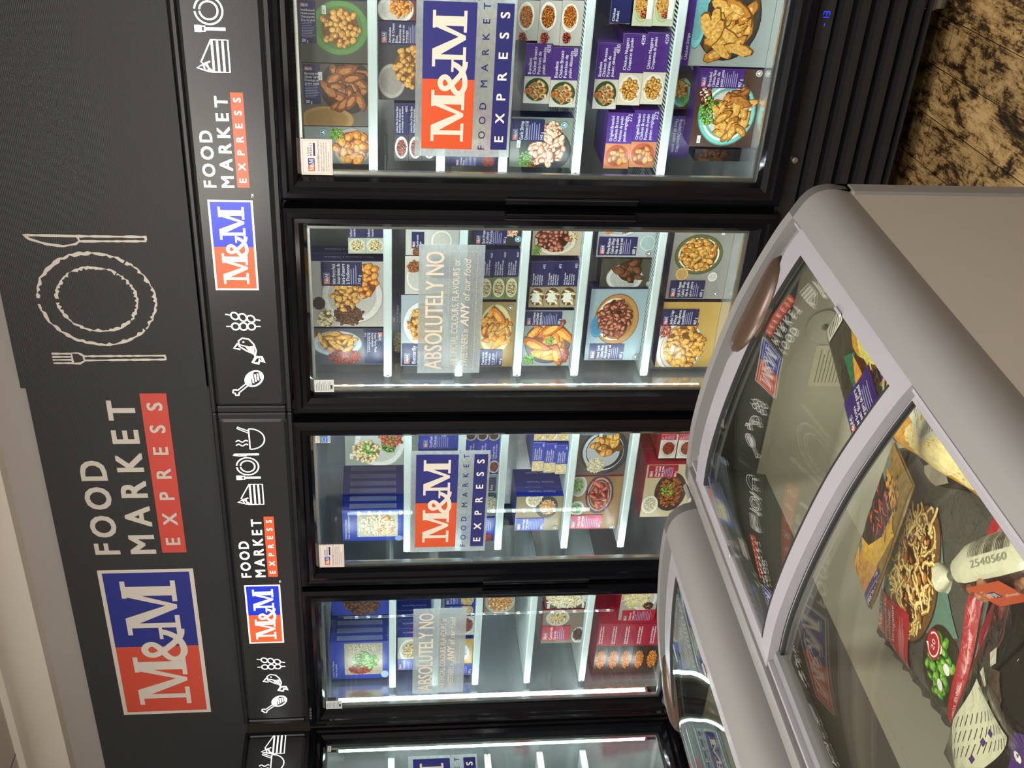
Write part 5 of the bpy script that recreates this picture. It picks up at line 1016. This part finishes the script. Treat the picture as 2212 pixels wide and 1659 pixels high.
# 6 knotted white bags of small onions
def knot_bag(label, K, D, rad, ln, tag_, seed):
    rng = random.Random(seed); D = Vector(D).normalized(); S = D.cross(Vector((0, 0, 1))).normalized(); T = S.cross(D); K = Vector(K); a = MB(); N = 30
    prof = [(-.026, .55), (-.018, .42), (-.008, .16), (.0, .12), (.010, .30), (.028, .72), (.055, .95), (.09, 1.0), (.13, 1.02), (.17, 1.0), (ln*.93, .9), (ln, .6)]
    rings = []
    for d, r in prof: rings.append([K + D*d + (S*math.cos(2*PI*i/N) + T*math.sin(2*PI*i/N)*.8)*rad*r*(1 + (.10 if r < .9 else .025)*math.sin(i*(7 if r < .9 else 5)+d*60)) for i in range(N)])
    for k in range(len(rings)-1):
        for i in range(N):
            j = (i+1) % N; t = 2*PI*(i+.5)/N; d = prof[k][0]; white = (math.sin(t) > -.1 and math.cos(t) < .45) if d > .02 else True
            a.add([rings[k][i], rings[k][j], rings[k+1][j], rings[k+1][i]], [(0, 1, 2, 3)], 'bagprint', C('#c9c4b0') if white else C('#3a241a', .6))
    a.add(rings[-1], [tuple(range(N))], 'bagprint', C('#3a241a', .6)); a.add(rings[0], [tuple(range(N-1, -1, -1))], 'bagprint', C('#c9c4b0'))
    o = a.build('food_bag', org=tuple(K), label=label, category='bag'); weld_smooth(o, 50)
    g_ = MB(); g_.loft([[K + D*d + (S*math.cos(2*PI*i/14) + T*math.sin(2*PI*i/14))*rad*.20 for i in range(14)] for d in (-.006, .005)], 'metal', cap=True); s_ = g_.build('clip', parent=o); s_.location = -K
    g_ = MB(); ar = Art()
    for i in range(26): u_ = .075+i*.0032; ar.rect(u_, .42, u_+rng.choice((.0010, .0018)), .82, C('#4a3c34'), 1)
    ar.text('2540560', .08, .24, .12, C('#8c8878'), 1, w=.07)
    fn = lambda d, q, l: K + D*d + (S*math.cos(PI*(.33+q*.62)) + T*math.sin(PI*(.33+q*.62))*.8)*(rad*1.03+l)
    ar.put(g_, fn, 'bagprint', sub=.02)
    for i in range(26):      # onions pressed against the film
        d = rng.uniform(.05, ln*.9); t = rng.uniform(-.9, .75); c = K + D*d + (S*math.cos(t) + T*math.sin(t)*.8)*(rad*.86); r = rng.uniform(.009, .014)
        for j in range(4):
            pass
        vs = []; fs = []
        for p_ in range(5):
            for q_ in range(8): th = PI*p_/4; vs.append(c + Vector((math.sin(th)*math.cos(q_*PI/4), math.sin(th)*math.sin(q_*PI/4), math.cos(th)))*r)
        for p_ in range(4):
            for q_ in range(8): fs.append((p_*8+q_, p_*8+(q_+1) % 8, (p_+1)*8+(q_+1) % 8, (p_+1)*8+q_))
        g_.add(vs, fs, 'bagprint', C(rng.choice(('#7a4630', '#96603c', '#5c3424', '#a8745a')), .3))
    s_ = g_.build('printed_band', parent=o); s_.location = -K
    if tag_:
        g_ = MB(); c = K + D*.105 + (S*math.cos(.5) + T*math.sin(.5)*.8)*(rad*1.14); nn = (S*math.cos(.5)+T*math.sin(.5)).normalized(); vv = nn.cross(D).normalized()
        ar = Art(); ar.rect(-.030, -.022, .034, .022, C('#c8502a'), 1); logo(ar, -.024, -.006, .024, .012, False, 2, (C('#c8502a'), C('#24307c'), C('#e8d8cc'))); ar.text('Vegetables', .004, .004, .005, C('#f0d8cc'), 2, maxw=.026)
        ar.put(g_, lambda p_, q_, l: c + D*p_ - vv*q_ + nn*(l), 'print'); s_ = g_.build('orange_label', parent=o); s_.location = -K
knot_bag('knotted white bag of small onions with an orange label, over the pasta bowl bag', (*Wz(2062, 1243, .812), .812), (*(Wz(2215, 1200, .812)-Wz(2062, 1243, .812)), -.01), .034, .190, True, 2)
# 7 red bag, black bags nearest the camera
bag('red bag lying under the onion bag and the black bag', (.250, -1.985), math.radians(4), .26, .085, .750, .020, C('#7a1624', .2), lambda ar, loc, rng, w, h: (ar.poly([(.05, .02), (.12, .03), (.11, .06), (.05, .05)], C('#5a3c34'), 2),), seed=9, wr=.006)
def d8(ar, loc, rng, w, h):
    q = [(2050, 1556), (2102, 1466), (2132, 1520), (2176, 1592), (2120, 1659), (2062, 1659)]
    ar.poly(tolist(loc, q), C('#c9c6b0', .05), 2)
    for k in range(12):
        for j in range(3):
            x0 = 2062+k*8.5; y0 = 1640-k*2-j*34; p_, r_ = loc(x0, y0), loc(x0+3, y0-24)
            if y0 > 1500+abs(x0-2100)*.8: ar.stroke([p_, r_], .0016, C('#4a4844'), 3)
    for k in range(14): p_, r_ = loc(2106+k*1.9, 1488+k*2.4), loc(2120+k*1.6, 1481+k*2.2); ar.stroke([p_, r_], .0007, C('#3a3632'), 3)
    for x, y in ((2098, 1640), (2110, 1604), (2122, 1585)): p_ = loc(x, y); ar.rect(p_[0]-.004, p_[1]-.004, p_[0]+.004, p_[1]+.004, C('#4a2c6c'), 4)
    ar.poly(tolist(loc, [(2165, 1659), (2175, 1610), (2212, 1580), (2260, 1600), (2260, 1700), (2165, 1700)]), C('#43246c', .1), 4)
    p_ = loc(2188, 1636); ar.ell(p_[0], p_[1], .007, .007, C('#e0dcd4'), 5, 18)
    for q in ([(2112, 1452), (2122, 1440), (2142, 1478), (2132, 1484)], [(2134, 1410), (2150, 1398), (2164, 1432), (2150, 1440)]): ar.poly(tolist(loc, q), C('#cfcabc'), 3)
    ar.poly(tolist(loc, [(2150, 1440), (2180, 1450), (2196, 1510), (2186, 1540), (2168, 1490)]), C('#4a3830', .5), 3)
M['blackfilm'] = print_mat('glossy_black_film', .12, 0, .6, .6)
bag('glossy black bag with a white ingredients label, nearest the camera', (.112, -2.195), math.radians(3), .40, .262, .770, .026, C('#0c0c0c', .1), d8, seed=12, wr=.012, power=2.6, matn='blackfilm')
# 8 loose clear film over the empty part of the chest
a = MB(); N = 26; rng = random.Random(8); vs = []
for j in range(N+1):
    for i in range(N+1):
        s, t = i/N, j/N; x = .078 + .085*s + .02*math.sin(t*5); y = -1.66 - .42*t; z = .712 + .030*math.sin(s*PI)*(.6+.4*math.sin(t*7+s*3)) + .012*math.sin(s*19+t*11)*s*(1-s)*4
        vs.append((x, y, z))
fs = [(j*(N+1)+i, j*(N+1)+i+1, (j+1)*(N+1)+i+1, (j+1)*(N+1)+i) for j in range(N) for i in range(N)]
a.add(vs, fs, 'film'); o = a.build('clear_bag', org=(.12, -1.87, .705), label='crumpled clear plastic bag along the left inside wall of the nearer chest', category='bag', smooth=True)
sd = o.modifiers.new('thick', 'SOLIDIFY'); sd.thickness = .0006
